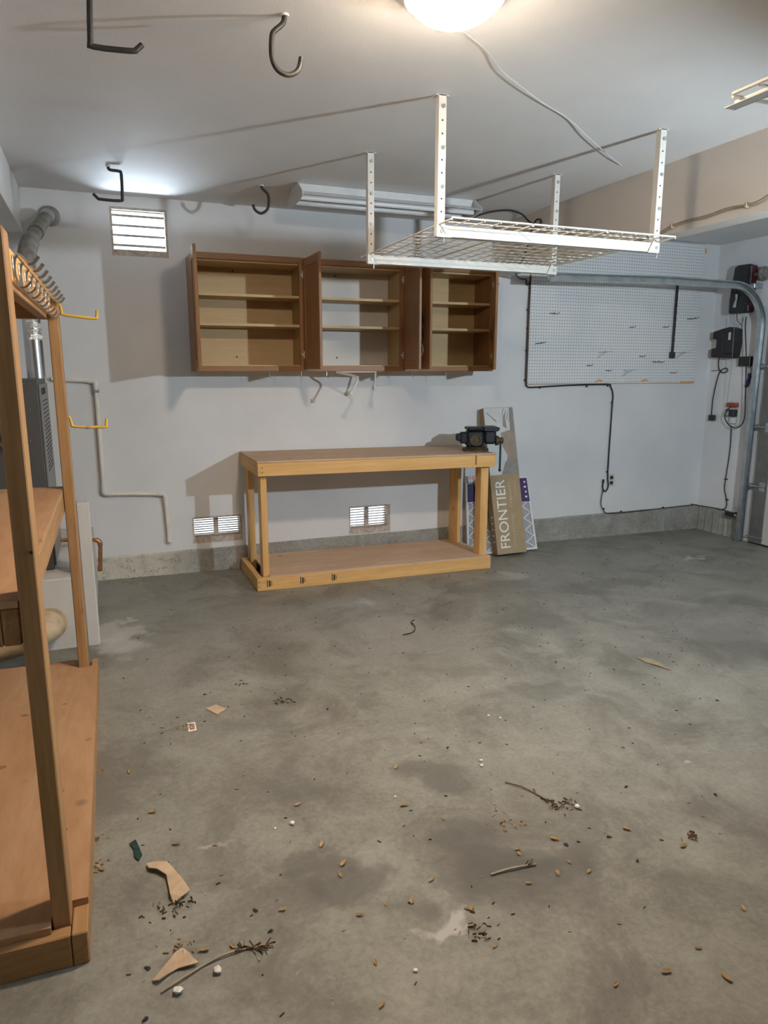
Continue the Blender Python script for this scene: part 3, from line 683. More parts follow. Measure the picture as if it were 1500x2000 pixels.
# ================================================================== wall cabinets
CZ0, CZ1, CY = 1.437, 2.190, 4.880
CX = [0.600, 1.343, 2.087, 2.830]
def cabinet(i, label, ldoor, rdoor, back='maple_x'):
    x0, x1 = CX[i], CX[i + 1]; w = x1 - x0
    t = thing('wall_cabinet', label, 'cabinet', (x0, YB, CZ0), 0, 'oak wall cabinets above the workbench')
    y = CY - YB; h = CZ1 - CZ0; th = .013
    G().box((.001, y + .019, 0), (th, -.002, h)).build('side_panel', 'oak_z', t)
    G().box((w - th, y + .019, 0), (w - .001, -.002, h)).build('side_panel', 'maple_z' if i < 2 else 'oak_z', t)
    G().box((th, y + .019, h - .05), (w - th, -.002, h - .037)).build('top_panel', 'maple_x', t)
    G().box((th, y + .019, .03), (w - th, -.002, .043)).build('bottom_panel', 'maple_x', t)
    G().box((th, -.012, .043), (w - th, -.004, h - .05)).build('back_panel', back, t)
    # face frame
    G().box((0, y, h - .040), (w, y + .019, h), .002).build('top_rail', 'oak_x', t)
    G().box((0, y, 0), (w, y + .019, .036), .002).build('bottom_rail', 'oak_x', t)
    for a in (0, w - .036): G().box((a, y, .036), (a + .036, y + .019, h - .040), .002).build('stile', 'oak_z', t)
    for z in (1.925, 1.735): G().box((th + .002, y + .024, z - CZ0), (w - th - .002, -.014, z - CZ0 + .017)).build('shelf', 'maple_x', t)
    for sx, sz in ((.06, h - .075), (w * .42, h - .07), (w * .43, .10)):
        G().cyl((sx, -.016, sz), (sx, -.011, sz), .006, 8).build('mounting_screw', 'ink_black', t)
    def door(hx, ang, side):
        """door hinged at hx on the face, swung so it runs out at angle ang from -Y toward -X (negative) or +X"""
        dw = .372; dh = h - .026
        d = bpy.data.objects.new('door', None); COL.objects.link(d); d.parent = t
        d.location = (hx, y - .004, .013); d.rotation_euler = (0, 0, ang)
        # local: x across thickness, -y outwards
        T = .019
        G().box((-T / 2, -dw, 0), (T / 2, -dw + .056, dh), .003).build('door_stile', 'oak_z', d)
        G().box((-T / 2, -.056, 0), (T / 2, 0, dh), .003).build('door_stile', 'oak_z', d)
        G().box((-T / 2, -dw + .056, dh - .056), (T / 2, -.056, dh), .003).build('door_rail', 'oak_y', d)
        G().box((-T / 2, -dw + .056, 0), (T / 2, -.056, .056), .003).build('door_rail', 'oak_y', d)
        G().box((-.004, -dw + .056, .056), (.004, -.056, dh - .056)).build('door_panel', 'oak_z', d)
        for z in (.10, dh - .10):
            g = G(); g.box((side * T / 2, -.020, z - .025), (side * (T / 2 + .004), -.006, z + .025)); g.box((side * T / 2, -.006, z - .008), (side * (T / 2 + .012), .022, z + .008), .002)
            g.build('hinge', 'white_metal', d)
        return d
    d1 = door(.006, ldoor, 1); d2 = door(w - .006, rdoor, -1)
    return t, d1, d2
cabinet(0, 'oak wall cabinet with two shelves, nearest the louvred vent, tan back panel', math.radians(-5.0), math.radians(1.0))
cabinet(1, 'middle oak wall cabinet with a white painted back, doors open', math.radians(-1), math.radians(-6.0), 'panel_white')
c3, d3, _ = cabinet(2, 'oak wall cabinet nearest the pegboard, dark decals on its open door', math.radians(4.5), math.radians(-28))
# dark decals on the outside of the open door
for (yy, zz, ry, rz_) in ((-.24, .345, .030, .045), (-.135, .345, .028, .045), (-.245, .235, .034, .050), (-.14, .225, .028, .040)):
    pts = [(-.0045, yy + ry * math.cos(a) * (1 - .2 * math.sin(3 * a)), zz + rz_ * math.sin(a)) for a in [k * math.pi / 8 for k in range(16)]]
    G().prism(pts, (-.0012, 0, 0)).build('decal', 'ink_navy', d3)
    G().prism([(-.0058, yy + (p[1] - yy) * .45, zz - rz_ * .45 + (p[2] - zz) * .3) for p in pts], (-.0008, 0, 0)).build('decal', 'ph_brown', d3)
g = G(); g.tube([(-.006, -.24 + .032 * math.cos(a), .135 - .040 * math.sin(a)) for a in [math.radians(d) for d in range(-60, 241, 25)]], .005, 6).build('decal', 'sticker', d3)

# cup hooks under the cabinets
for i, px in enumerate((1.09, 1.315, 1.50, 1.95, 2.155, 2.44)):
    o = G().tube([(0, 0, 0), (0, 0, -.03), (.006, -.004, -.045), (.012, -.006, -.040)], .0016, 6).build('cup_hook', 'chrome', None)
    o.location = (px, 4.905, CZ0)
    tag(o, 'tiny metal cup hook screwed under the wall cabinets', 'hook', 'cup hooks under the cabinets')
t = thing('towel_holder', 'white metal paper towel holder folded under the middle cabinet', 'towel holder', (1.72, 4.90, CZ0))
G().box((-.155, -.012, -.008), (.150, .012, 0), .001).build('mounting_bar', 'white_metal', t)
g = G(); g.tube([(-.150, 0, -.006), (-.10, -.06, -.020), (-.035, -.12, -.040), (-.05, -.125, -.09), (-.09, -.13, -.150)], .0075, 8, 2); g.lathe((-.09, -.13, -.150), [(0, -.016), (.014, -.012), (.014, .012), (0, .016)], 12); g.build('arm', 'white_metal', t, True)
g = G(); g.tube([(.145, 0, -.006), (.138, -.02, -.05), (.120, -.04, -.115)], .0075, 8, 2); g.lathe((.120, -.04, -.12), [(0, -.016), (.014, -.012), (.014, .012), (0, .016)], 12); g.build('arm', 'white_metal', t, True)
t = thing('utility_hook', 'black coated utility hook beside the cabinet nearest the pegboard', 'hook', (2.86, 5.14, 2.105))
G().tube([(-.03, .05, .0), (.0, .0, .0), (.05, -.03, .003), (.09, -.05, -.006), (.115, -.06, .006)], .006, 8, 3).build('rod', 'black', t, True)
G().cyl((.0, .01, -.012), (.0, .05, -.012), .005, 8).build('screw', 'black', t)

# ================================================================== workbench
BX0, BX1, BY0, BY1, BZ = 0.885, 2.668, 4.552, 5.150, 0.866
t = thing('workbench', 'low pine workbench of two by fours with plywood top and lower shelf', 'workbench', (BX0, BY0, fz(BX0)))
w, d = BX1 - BX0, BY1 - BY0; zt = BZ - fz(BX0); s = .038; hgt = .089
tilt = -.0128 * w
def skew(ob):   # base boards lie on the sloping slab
    for v in ob.data.vertices: v.co.z += SLOPE * v.co.x
    return ob
skew(G().box((0, 0, 0), (w, s, hgt), .002).build('base_front_rail', 'pine_x', t))
skew(G().box((0, d - s, 0), (w, d, hgt), .002).build('base_back_rail', 'pine_x', t))
for x in (0, w - s): skew(G().box((x, s, 0), (x + s, d - s, hgt), .002).build('base_end_rail', 'pine_y', t))
skew(G().box((.085, .002, hgt), (w - .004, d - .002, hgt + .012)).build('lower_shelf', 'ply', t))
dz = -.020
def top(ob):
    for v in ob.data.vertices: v.co.z += dz * v.co.x / w
    return ob
top(G().box((.028, 0, zt - .012 - hgt), (w + .014, s, zt - .013), .002).build('apron_front', 'pine_x', t))
top(G().box((.028, d - s, zt - .012 - hgt), (w + .014, d, zt - .013), .002).build('apron_back', 'pine_x', t))
for x in (.028, w + .014 - s): top(G().box((x, s, zt - .012 - hgt), (x + s, d - s, zt - .013), .002).build('apron_end', 'pine_y', t))
top(G().box((.024, -.003, zt - .012), (w + .016, d + .02, zt), .001).build('bench_top', 'ply', t))
for x in (.050, 1.702):
    for y in (s + .001, d - s - .09):
        wd = .042 if x < 1 else .064
        G().box((x, y, .012), (x + wd, y + .088, zt - .030), .002).build('leg', 'pine_z', t)
G().box((w - .155, -.0012, zt - .10), (w - .142, 0, zt - .014)).build('stain_line', 'oak_z', t)
for (x, z) in ((.058, zt - .045), (.058, zt - .075), (.012, .03), (.012, .062)): G().cyl((x, -.002, z), (x, .004, z), .0035, 8).build('nail_head', 'ink_black', t)
for x in (.065, .295, .520):
    for k, (dx, ww) in enumerate(((0, .006), (.012, .012), (.030, .004))):
        G().box((x + dx, -.0008, .022 + .004 * k + SLOPE * x), (x + dx + ww, 0, .074 - .006 * k + SLOPE * x)).build('grade_stamp', 'ink_black', t)

# vise on the right end
VXC, VYC = 2.612, 4.735
vz = BZ - .0172
t = thing('bench_vise', 'heavy dark iron bench vise bolted on the end of the workbench top', 'vise', (VXC, VYC, vz), math.radians(-18))
G().lathe((0, 0, 0), [(0, 0), (.100, 0), (.100, .012), (.085, .018), (.070, .030), (0, .030)], 28).build('swivel_base', 'viserust', t, True)
g = G()
for a in (.5, 2.2, 3.8, 5.4): g.box((math.cos(a) * .10 - .018, math.sin(a) * .10 - .018, .0), (math.cos(a) * .10 + .018, math.sin(a) * .10 + .018, .014), .004)
g.build('base_lug', 'viserust', t)
g = G(); g.box((-.075, -.055, .028), (.055, .055, .155), .016); g.box((-.120, -.036, .055), (-.060, .036, .140), .010); g.box((-.150, -.028, .075), (-.105, .028, .128), .008)
g.build('body', 'vise', t)
G().lathe((-.01, -.052, .085), [(0, 0), (.045, 0), (.045, .012), (.034, .012), (.034, .004), (0, .004)], 20, (0, -1, 0)).build('side_boss', 'viserust', t, True)
G().box((-.075, -.075, .155), (.045, .075, .178), .008).build('fixed_jaw', 'vise', t)
g = G(); g.box((.055, -.050, .050), (.150, .050, .165), .018); g.build('sliding_body', 'vise', t)
G().prism([(.050, -.080, .155), (.150, -.080, .148), (.165, -.080, .160), (.165, -.080, .176), (.150, -.080, .182), (.050, -.080, .182)], (0, .16, 0)).build('sliding_jaw', 'vise', t)
G().lathe((.150, -.010, .075), [(0, 0), (.038, 0), (.036, .02), (.024, .03), (.024, .055), (0, .058)], 20, (1, 0, 0)).build('screw_head', 'viserust', t, True)
g = G(); g.cyl((.190, -.010, -.150), (.190, -.010, .085), .0075, 10); g.lathe((.190, -.010, -.152), [(0, -.012), (.011, -.006), (.011, .006), (0, .012)], 12); g.lathe((.190, -.010, .085), [(0, -.012), (.013, -.006), (.013, .006), (0, .012)], 12)
g.build('handle_bar', 'black', t, True)
G().lathe((.214, -.010, .075), [(0, 0), (.014, 0), (.014, .004), (0, .004)], 14, (1, 0, 0)).build('end_washer', 'sticker', t)

# ================================================================== carton and filters
def leaning(name, label, cat, p_bl, width, height, yaw, lean, roll=0.0, group=None):
    """empty at the lower left front corner; local x across, z up the face, y into the thickness"""
    t = thing(name, label, cat, p_bl, 0, group)
    t.rotation_euler = (Matrix.Rotation(yaw, 3, 'Z') @ Matrix.Rotation(-lean, 3, 'X') @ Matrix.Rotation(roll, 3, 'Y')).to_euler()
    return t
bw, bh, bt = .275, 1.195, .075
t = leaning('flooring_carton', 'tall kraft flooring carton printed FRONTIER leaning on the wall beside the workbench', 'carton', (2.884, 4.812, -.034 + .017), bw, bh, math.radians(0), math.asin((5.17 - .075 - 4.815) / 1.195), math.radians(-0.6))
G().box((0, 0, 0), (bw, bt, bh), .003).build('carton_body', 'kraft', t)
G().box((-.001, .003, .003), (.0, bt - .003, bh - .003)).build('carton_side', 'kraft_dark', t)
split = .645
G().box((.002, -.0008, split), (bw - .002, 0, bh - .003)).build('printed_photo', 'ph_white', t)
def pr(pts, mat, k=1): return G().prism([(x * bw, -.0008 - .0004 * k, split + z * (bh - split)) for x, z in pts], (0, -.0004, 0)).build('printed_photo', mat, t)
pr([(.80, .0), (.992, .0), (.992, .995), (.86, .995), (.82, .55), (.62, .20), (.50, .0)], 'ph_grey')
pr([(.50, .62), (.80, .66), (.97, .60), (.985, .22), (.74, .20), (.52, .42)], 'ph_brown', 2)
pr([(.60, .72), (.72, .68), (.70, .92), (.62, .86)], 'ph_brown', 2)
pr([(.005, .0), (.40, .0), (.55, .18), (.30, .40), (.005, .45)], 'ph_white', 2)
pr([(.40, .0), (.80, .0), (.72, .16), (.58, .20)], 'ph_grey', 3)
for k in range(4): pr([(.66 + k * .07, .98 - k * .03), (.68 + k * .07, .985 - k * .03), (.60 + k * .08, .88 - k * .03), (.58 + k * .08, .87 - k * .03)], 'ph_dark', 3)
pr([(.08, .92), (.10, .93), (.40, .80), (.39, .78)], 'ph_grey', 3)
def face_m(x, z, off=-.0016):   # lettering running up the face
    return Matrix.Translation((x, off, z)) @ Matrix(((0, -1, 0, 0), (0, 0, -1, 0), (1, 0, 0, 0), (0, 0, 0, 1)))
lettering('lettering', 'FRONTIER', .125, 'ink_white', t, face_m(.150, .050), .555)
lettering('lettering', 'COLLECTION', .028, 'ink_tan', t, face_m(.186, .060), .265)
lettering('lettering', 'ETERNITY', .028, 'ink_tan', t, face_m(.186, .375), .215)
lettering('lettering', 'ceramic', .028, 'ink_gold', t, face_m(.232, .46), .13)
lettering('lettering', 'porcelain tile floor and wall', .012, 'ink_gold', t, face_m(.226, .06), .26)
for k in range(4):
    g = G(); r = .030 + .012 * k
    g.tube([(.118 + r * math.cos(a) * .8, -.0012, .335 + r * math.sin(a)) for a in [math.radians(dd) for dd in range(100, 251, 15)]], .0013, 4)
    g.build('logo_line', 'ink_tan', t)
    g = G(); g.tube([(.155 + r * math.cos(a) * .8, -.0012, .335 + r * math.sin(a)) for a in [math.radians(dd) for dd in range(-75, 61, 15)]], .0013, 4)
    g.build('logo_line', 'ink_tan', t)
for k in range(5): G().box((-.0018, .022, .10 + k * .05), (-.001, .045, .112 + k * .05)).build('side_mark', 'ink_white', t)
def air_filter(label, loc, yaw, lean, hdx, fwid=.405):
    fwid, fh, ft = fwid, .620, .022
    t = leaning('air_filter', label, 'air filter', loc, fwid, fh, yaw, lean, 0, 'pleated air filters behind the carton')
    b = .016
    for a, c in (((0, 0, 0), (fwid, ft, b)), ((0, 0, fh - .05), (fwid, ft, fh)), ((0, 0, b), (b, ft, fh - .05)), ((fwid - b, 0, b), (fwid, ft, fh - .05))):
        G().box(a, c).build('card_frame', 'filter_card', t)
    g = G(); n = 26
    pts = []
    for i in range(n + 1): pts.append((b + (fwid - 2 * b) * i / n, .006 if i % 2 else .016))
    A = [g.bm.verts.new((x, y, b)) for x, y in pts]; Bq = [g.bm.verts.new((x, y, fh - .05)) for x, y in pts]
    for i in range(n): g.bm.faces.new((A[i], A[i + 1], Bq[i + 1], Bq[i]))
    g.build('pleated_media', 'media', t)
    zb, ztp = b, .40
    for k in range(4):
        z0 = zb + k * .10
        for (xa_, xb_) in ((b, fwid / 3), (fwid / 3, fwid * 2 / 3), (fwid * 2 / 3, fwid - b)):
            m = (xa_ + xb_) / 2
            for q0, q1 in (((xa_, z0), (m, z0 + .05)), ((xb_, z0), (m, z0 + .05)), ((xa_, z0 + .10), (m, z0 + .05)), ((xb_, z0 + .10), (m, z0 + .05))):
                G().beam((q0[0], .002, q0[1]), (q1[0], .002, q1[1]), .009, .001, (1, 0, 0)).build('lattice_strip', 'filter_card', t)
    G().box((b * .5, -.0006, .405), (fwid - b * .5, .0, fh - .012 if not hdx else .555)).build('printed_label', 'ink_purple', t)
    G().box((b * .5, -.0010, .398), (fwid - b * .5, .0, .405)).build('printed_label', 'filter_card', t)
    if hdx:
        G().box((b, -.0012, .49), (fwid - b, -.0006, .556)).build('printed_label', 'ink_navy', t)
        lettering('lettering', 'HDX', .052, 'ink_red', t, Matrix.Translation((.028, -.0012, .575)) @ Matrix.Rotation(math.pi / 2, 4, 'X'))
    else:
        for k in range(4): G().box((fwid - .048 + .006 * (k % 2), -.0012, .44 + .042 * k), (fwid - .026, -.0006, .456 + .042 * k)).build('printed_icon', 'filter_card', t)
        G().box((.02, -.0012, .50), (.09, -.0006, .60)).build('printed_icon', 'ph_dark', t)
        G().lathe((.016, -.002, .612), [(.005, -.002), (.009, -.002), (.009, .002), (.005, .002)], 14, (0, 1, 0)).build('hang_hole', 'filter_card', t)
    return t
air_filter('pleated air filter with white lattice frame and purple print, behind the flooring carton', (2.824, 4.905, -.034 + .008), math.radians(0), math.asin((5.150 - .045 - 4.905) / .62), False, .497)
air_filter('white framed air filter printed HDX standing behind the workbench leg', (2.757, 5.088, -.033), math.radians(0), math.radians(5), True)

# ================================================================== pegboard wall
PX0, PX1, PZ0, PZ1 = 3.327, 5.128, 1.334, 2.543
t = thing('pegboard', 'large pale grey perforated pegboard on the back wall', 'pegboard', (PX0, 5.166, PZ0))
G().box((0, 0, 0), (PX1 - PX0, .006, PZ1 - PZ0)).build('perforated_board', 'peg', t)
g = G()
for x in (.0, .6, 1.2, PX1 - PX0 - .02): G().box((x, .006, 0), (x + .02, .024, PZ1 - PZ0)).build('batten', 'pine_z', t)
G().box((.0, .006, -.004), (PX1 - PX0, .022, .014)).build('batten', 'pine_x', t)
G().box((PX1 - PX0, -.002, PZ1 - PZ0 - .07), (PX1 - PX0 + .022, .02, PZ1 - PZ0 - .03)).build('batten_end', 'pine_z', t)
G().box((PX1 - PX0 - .16, -.001, -.006), (PX1 - PX0 + .004, .0, .010)).build('torn_edge', 'pine_x', t)
for x in (.66, 1.16): G().prism([(x, -.001, .012), (x + .05, -.001, .006), (x + .12, -.001, .022), (x + .07, -.001, .034), (x + .03, -.001, .020)], (0, .001, 0)).build('torn_edge', 'pine_x', t)
for i, p in enumerate(PTS['peghooks']):
    x, _, z = p
    o = Vector((x, 5.166, z))
    big = i in (2, 5)
    if i in (11, 14) or i == 6:
        g = G(); g.tube([(0, 0, 0), (.0, -.10, .004)], .0022, 6); g.tube([(0, 0, -.05), (.0, -.10, .0)], .0022, 6)
        g.tube([(.0, -.10, .0), (.06, -.11, .006)], .0022, 6)
        ob = g.build('peg_hook', 'galv', None); tag(ob, 'thin wire bracket peg plugged in the pegboard', 'peg hook', 'wire brackets on the pegboard')
    else:
        g = G(); ln = .05 if not big else .08
        g.tube([(0, 0, 0), (0, -.02, 0), (ln * .4, -ln, .002), (ln * .55, -ln * 1.15, .012)] if big else [(-.018, -.002, 0), (0, -.006, 0), (.018, -.002, 0)], .0028, 6)
        g.tube([(0, 0, 0), (0, -ln, -.003), (0, -ln * 1.2, .010)], .0026, 6)
        ob = g.build('peg_hook', 'blackpl', None); tag(ob, 'small dark metal peg hook plugged in the pegboard', 'peg hook', 'peg hooks on the pegboard')
    ob.location = o
t = thing('power_strip', 'long thin black power strip hanging upright on the pegboard', 'power strip', (4.830, 5.15, 1.56))
G().box((-.010, -.012, .03), (.008, .006, .66), .003).build('strip_body', 'blackpl', t)
G().box((-.024, -.022, -.01), (.020, .010, .045), .004).build('end_plug', 'blackpl', t)
for k in range(9): G().box((-.008, -.0135, .08 + k * .06), (.006, -.012, .10 + k * .06)).build('socket', 'blackbox', t)

# ================================================================== cords on the back wall
cp = [(2.40, 4.60, 2.47)] + [Vector(p) for p in PTS['cordA1'][3:]] + [Vector((p[0], p[1], min(p[2], 2.54))) for p in PTS['cordA2']]
cp += [Vector((2.972, 4.70, 2.30)), Vector((2.972, 4.80, 2.19)), Vector((3.05, 4.95, 2.165)), Vector((3.20, 5.13, 2.165))] + [Vector(p) for p in PTS['cordB'][1:]]
cp[1:5] = [Vector((2.46, 4.62, 2.475)), Vector((2.60, 4.60, 2.52)), Vector((2.76, 4.60, 2.545)), Vector((2.90, 4.66, 2.54))]
t = thing('extension_cord', 'black power cord from the fluorescent fixture down the pegboard edge to the outlet', 'cord', cp[0])
o0 = Vector(cp[0])
G().tube([Vector(p) - o0 for p in cp], .0062, 8, 3).build('cord', 'black', t, True)
for p in PTS['cordBclips']:
    c = Vector(p) - o0
    G().box(c + L(-.007, -.006, -.006), c + L(.007, .010, .006), .002).build('cord_clip', 'blackpl', t)
e = Vector(PTS['cordB'][-1]) - o0
G().tube([e, e + L(.0, -.002, .03)], [.011, .008], 8).build('plug', 'blackpl', t)
o0 = Vector(PTS['cordC'][0])
t = thing('extension_cord', 'thin black cord running along the concrete stem wall to the door sensor', 'cord', o0)
G().tube([Vector(p) - o0 for p in PTS['cordC'] + [(5.30, 5.165, .163)] + PTS['cordCr'][1:]], .0042, 6, 3).build('cord', 'black', t, True)
for p in PTS['cordCclips']:
    c = Vector(p) - o0
    G().box(c + L(-.008, -.006, -.004), c + L(.008, .008, .010), .002).build('cord_clip', 'blackpl', t)
t = thing('wall_outlet', 'cream duplex outlet low on the back wall under the pegboard', 'outlet', (4.272, 5.19, .463))
G().box((-.034, -.006, -.056), (.034, 0, .056), .002).build('cover_plate', 'plate', t)
for z in (-.024, .024): G().box((-.017, -.009, z - .015), (.017, -.006, z + .015), .002).build('socket', 'blackbox', t)

# ================================================================== garage door, track, opener
TY = 4.600
t = thing('door_track', 'galvanised garage door track bending from the jamb to run below the ceiling', 'door track', (5.27, TY, fz(5.27)))
o0 = Vector((5.27, TY, fz(5.27)))
path = [Vector((5.255, 0, fz(5.27) + .004)), Vector((5.262, 0, .9)), Vector((5.268, 0, 1.80))]
R_ = .335
for k in range(1, 15):
    a = math.radians(90) * k / 14
    path.append(Vector((5.268 - R_ + R_ * math.cos(a), 0, 1.80 + R_ * math.sin(a))))
path += [Vector((4.2, 0, 2.138)), Vector((3.118, 0, 2.116))]
path = [p + Vector((0, TY, 0)) - o0 for p in path]
hw = .030
prof = [(-hw, .030), (-hw, -.004), (-hw + .010, -.006), (-hw + .010, -.003), (-hw + .003, -.001), (-hw + .003, .027), (hw - .003, .027), (hw - .003, -.001), (hw - .010, -.003), (hw - .010, -.006), (hw, -.004), (hw, .030)]
G().sweep(path, prof, (0, 1, 0)).build('rail', 'galv', t)
# angle iron joining the jamb
G().box((.045, .03, 0), (.048, .10, 2.05)).build('jamb_angle', 'galv', t)
G().box((.0, .040, .0), (.048, .043, 2.05)).build('jamb_angle', 'galv', t)
for z in (.45, 1.0, 1.5): G().box((.0, .030, z), (.055, .046, z + .04), .002).build('track_bracket', 'galv', t)
G().box((-2.14, .0, .02 + 2.17), (-2.11, .03, .04 + 2.30), .001).build('hanger_strap', 'galv', t)
t = thing('garage_door', 'cream sectional garage door with grey steel end stiles', 'garage door', (5.30, 4.50, fz(5.30)))
zj = [0.012, .515, 1.03, 1.545, 2.06]
for i in range(4):
    sec = G().box((0, -4.6, zj[i]), (.03, -.085, zj[i + 1] - .006), .003).build('door_section', 'door_white', t)
    sec['label'] = 'cream insulated door section'
    G().box((-.006, -.085, zj[i]), (.03, .045, zj[i + 1] - .006), .002).build('end_stile', 'door_grey', sec)
    if i:
        g = G(); g.box((-.012, -.07, zj[i] - .04), (-.006, -.015, zj[i] + .04), .002); g.cyl((-.014, -.075, zj[i]), (-.014, .045, zj[i]), .007, 8); g.cyl((-.014, .045, zj[i]), (-.014, .085, zj[i]), .022, 14)
        g.build('hinge_roller', 'galv', sec)
        G().box((-.004, -4.6, zj[i] - .012), (0, -.09, zj[i] + .006)).build('rail_lip', 'filter_card', sec)
G().box((-.004, -4.6, 0), (.036, .045, .016), .003).build('bottom_seal', 'black', t)
G().cyl((-.012, -.10, zj[0] + .05), (-.012, .07, zj[0] + .05), .006, 8).build('bottom_roller', 'galv', t)

t = thing('door_opener', 'black and dark red wall mounted garage door opener motor by the track bend', 'door opener', (5.33, 4.82, 1.93))
G().prism([(-.130, .085, .01), (-.132, .088, .12), (-.120, .070, .385), (-.105, .050, .405), (-.100, -.060, .405), (-.130, -.070, .30), (-.130, -.070, .0), (-.130, .070, .0)], (.045, 0, 0)).build('front_case', 'blackbox', t)
G().box((-.088, -.072, .005), (-.002, .070, .40), .012).build('rear_case', 'maroon', t)
G().prism([(-.1335, .045, .055), (-.1335, .012, .050), (-.1335, .002, .16), (-.1335, .030, .165), (-.1335, .022, .12)], (.003, 0, 0)).build('silver_label', 'sticker', t)
G().lathe((-.045, -.072, .315), [(0, 0), (.022, 0), (.022, .02), (.012, .03), (.012, .07), (0, .07)], 16, (0, -1, 0)).build('drive_hub', 'viserust', t, True)
G().cyl((-.045, -.10, .315), (-.045, -4.5, .315), .0127, 12).build('torsion_shaft', 'galv', t, True)
G().lathe((-.045, -.16, .315), [(0, 0), (.055, 0), (.06, .015), (.05, .03), (.05, .06), (0, .06)], 20, (0, -1, 0)).build('cable_drum', 'flue_dull', t, True)
G().box((-.10, -.135, .20), (-.005, -.060, .24), .004).build('mount_bracket', 'galv', t)
for k in range(3): G().tube([(-.07, .03 - .03 * k, .005), (-.05 + .01 * k, .08 - .04 * k, -.03), (-.006, .12 - .05 * k, -.055 - .01 * k)], .0016, 5, 4).build('wire', 'whitecord', t)
G().tube([(-.105, .02, .0), (-.104, .018, -.02), (-.100, .015, -.06), (-.04, .012, -.10)], .003, 5).build('chain', 'ink_black', t)

p = PTS['rwpts']
t = thing('battery_backup', 'black notched battery charger case on the jamb below the opener', 'charger', (5.33, 4.95, 1.56))
yy = [(.150, .225), (.150, .165), (.105, .155), (.105, .085), (.155, .075), (.155, .012), (.145, .0), (-.07, -.012), (-.095, .01), (-.105, .13), (-.095, .24), (-.03, .262), (.04, .25)]
G().prism([(-.085, a, b) for a, b in yy], (.082, 0, 0)).build('case', 'blackbox', t)
G().box((-.090, -.085, .03), (-.085, .030, .215), .004).build('raised_cover', 'blackpl', t)
G().box((-.0915, -.055, .15), (-.090, -.030, .215)).build('label_strip', 'plate', t)
t = thing('surge_bar', 'short black box mounted on the jamb beside the track', 'junction box', (5.33, 4.745, 1.478))
G().box((-.042, -.035, .0), (-.002, .090, .085), .004).build('case', 'blackpl', t)
o0 = Vector(PTS['cordE'][0])
t = thing('charger_cord', 'knotted black cord hanging from the charger with a square plug', 'cord', o0)
G().tube([Vector(q) - o0 for q in PTS['cordE']], .0048, 6, 3).build('cord', 'black', t, True)
e = Vector(PTS['cordE'][-1]) - o0
G().box(e + L(-.012, -.045, -.04), e + L(.010, .025, .012), .003).build('square_plug', 'blackbox', t)
G().tube([Vector(PTS['cordE'][6]) - o0, Vector(PTS['cordE'][6]) - o0 + L(0, .12, -.005)], .0024, 5).build('cable_tie', 'black', t)
o0 = Vector(PTS['cordF'][0])
t = thing('opener_cord', 'black cord from the opener looping down to the red tagged outlet', 'cord', (o0.x, o0.y, 1.90))
G().tube([L(0, 0, 0)] + [Vector(q) - L(o0.x, o0.y, 1.90) for q in PTS['cordF']], .0048, 6, 3).build('cord', 'black', t, True)
t = thing('wall_outlet', 'outlet on the jamb with red adapter, black timer and white plug', 'outlet', (5.33, 4.87, 1.05))
G().box((-.006, -.060, -.10), (0, .055, .115), .002).build('cover_plate', 'plate', t)
G().box((-.040, -.060, .070), (-.006, .055, .105), .004).build('red_adapter', 'red', t)
G().box((-.050, -.052, -.015), (-.006, .050, .045), .004).build('timer', 'blackpl', t)
G().box((-.052, .008, -.008), (-.050, .044, .036)).build('timer_dial', 'screen', t)
G().box((-.036, -.042, -.080), (-.006, .004, -.025), .004).build('white_plug', 'filter_card', t)
G().box((-.030, -.038, -.105), (-.006, .000, -.083), .003).build('white_plug', 'filter_card', t)
G().box((-.032, -.040, -.083), (-.006, .002, -.077)).build('plug_band', 'blackpl', t)
o0 = Vector(PTS['cordD'][0])
t = thing('sensor_cord', 'black cord dropping from the jamb outlet to the stem wall', 'cord', (5.318, o0.y, .965))
G().tube([L(0, 0, 0)] + [Vector(q) - L(5.318, o0.y, .965) for q in PTS['cordD']], .0045, 6, 3).build('cord', 'black', t, True)
for k in (3, 5):
    c = Vector(PTS['cordD'][k]) - L(5.318, o0.y, .965)
    G().box(c + L(-.006, -.016, -.006), c + L(.012, .012, .006), .002).build('cord_clip', 'blackpl', t)
tag(G().tube([(5.192, 4.83, 1.915), (5.225, 4.845, 1.60), (5.275, 4.90, 1.162)], .0018, 5, 4).build('release_cord', 'ph_brown', None), 'thin reddish release cord hanging from the opener', 'cord')
t = thing('hanging_knife', 'blue handled tool hanging from a nail on the jamb', 'tool', (5.325, 4.735, 1.475))
G().cyl((-.02, 0, -.01), (.004, 0, -.01), .003, 6).build('nail', 'galv', t)
G().box((-.016, -.024, -.060), (-.004, .012, -.008), .004).build('ferrule', 'sticker', t)
G().tube([(-.010, -.008, -.055), (-.011, -.014, -.09), (-.011, -.004, -.14), (-.011, .014, -.175)], [.013, .016, .016, .013], 8).build('handle', 'blue', t, True)
t = thing('door_sensor', 'small black safety sensor clipped to the track above the stem wall', 'sensor', (5.28, 4.70, .168))
G().box((-.034, -.02, -.028), (-.004, .085, .012), .004).build('body', 'blackpl', t)
G().box((-.034, -.045, .006), (-.010, -.02, .020), .002).build('bracket', 'blackpl', t)
G().lathe((-.019, -.02, -.008), [(0, 0), (.012, 0), (.010, .012), (0, .012)], 12, (0, -1, 0)).build('lens', 'sticker', t)
# staple-on wire up the jamb
tag(G().tube([(5.322, 4.75, .215), (5.322, 4.69, .20), (5.322, 4.675, .40), (5.322, 4.668, .75), (5.322, 4.665, 1.4)], .0025, 5, 4).build('bell_wire', 'romex', None), 'thin tan bell wire stapled up the jamb beside the track', 'wire')

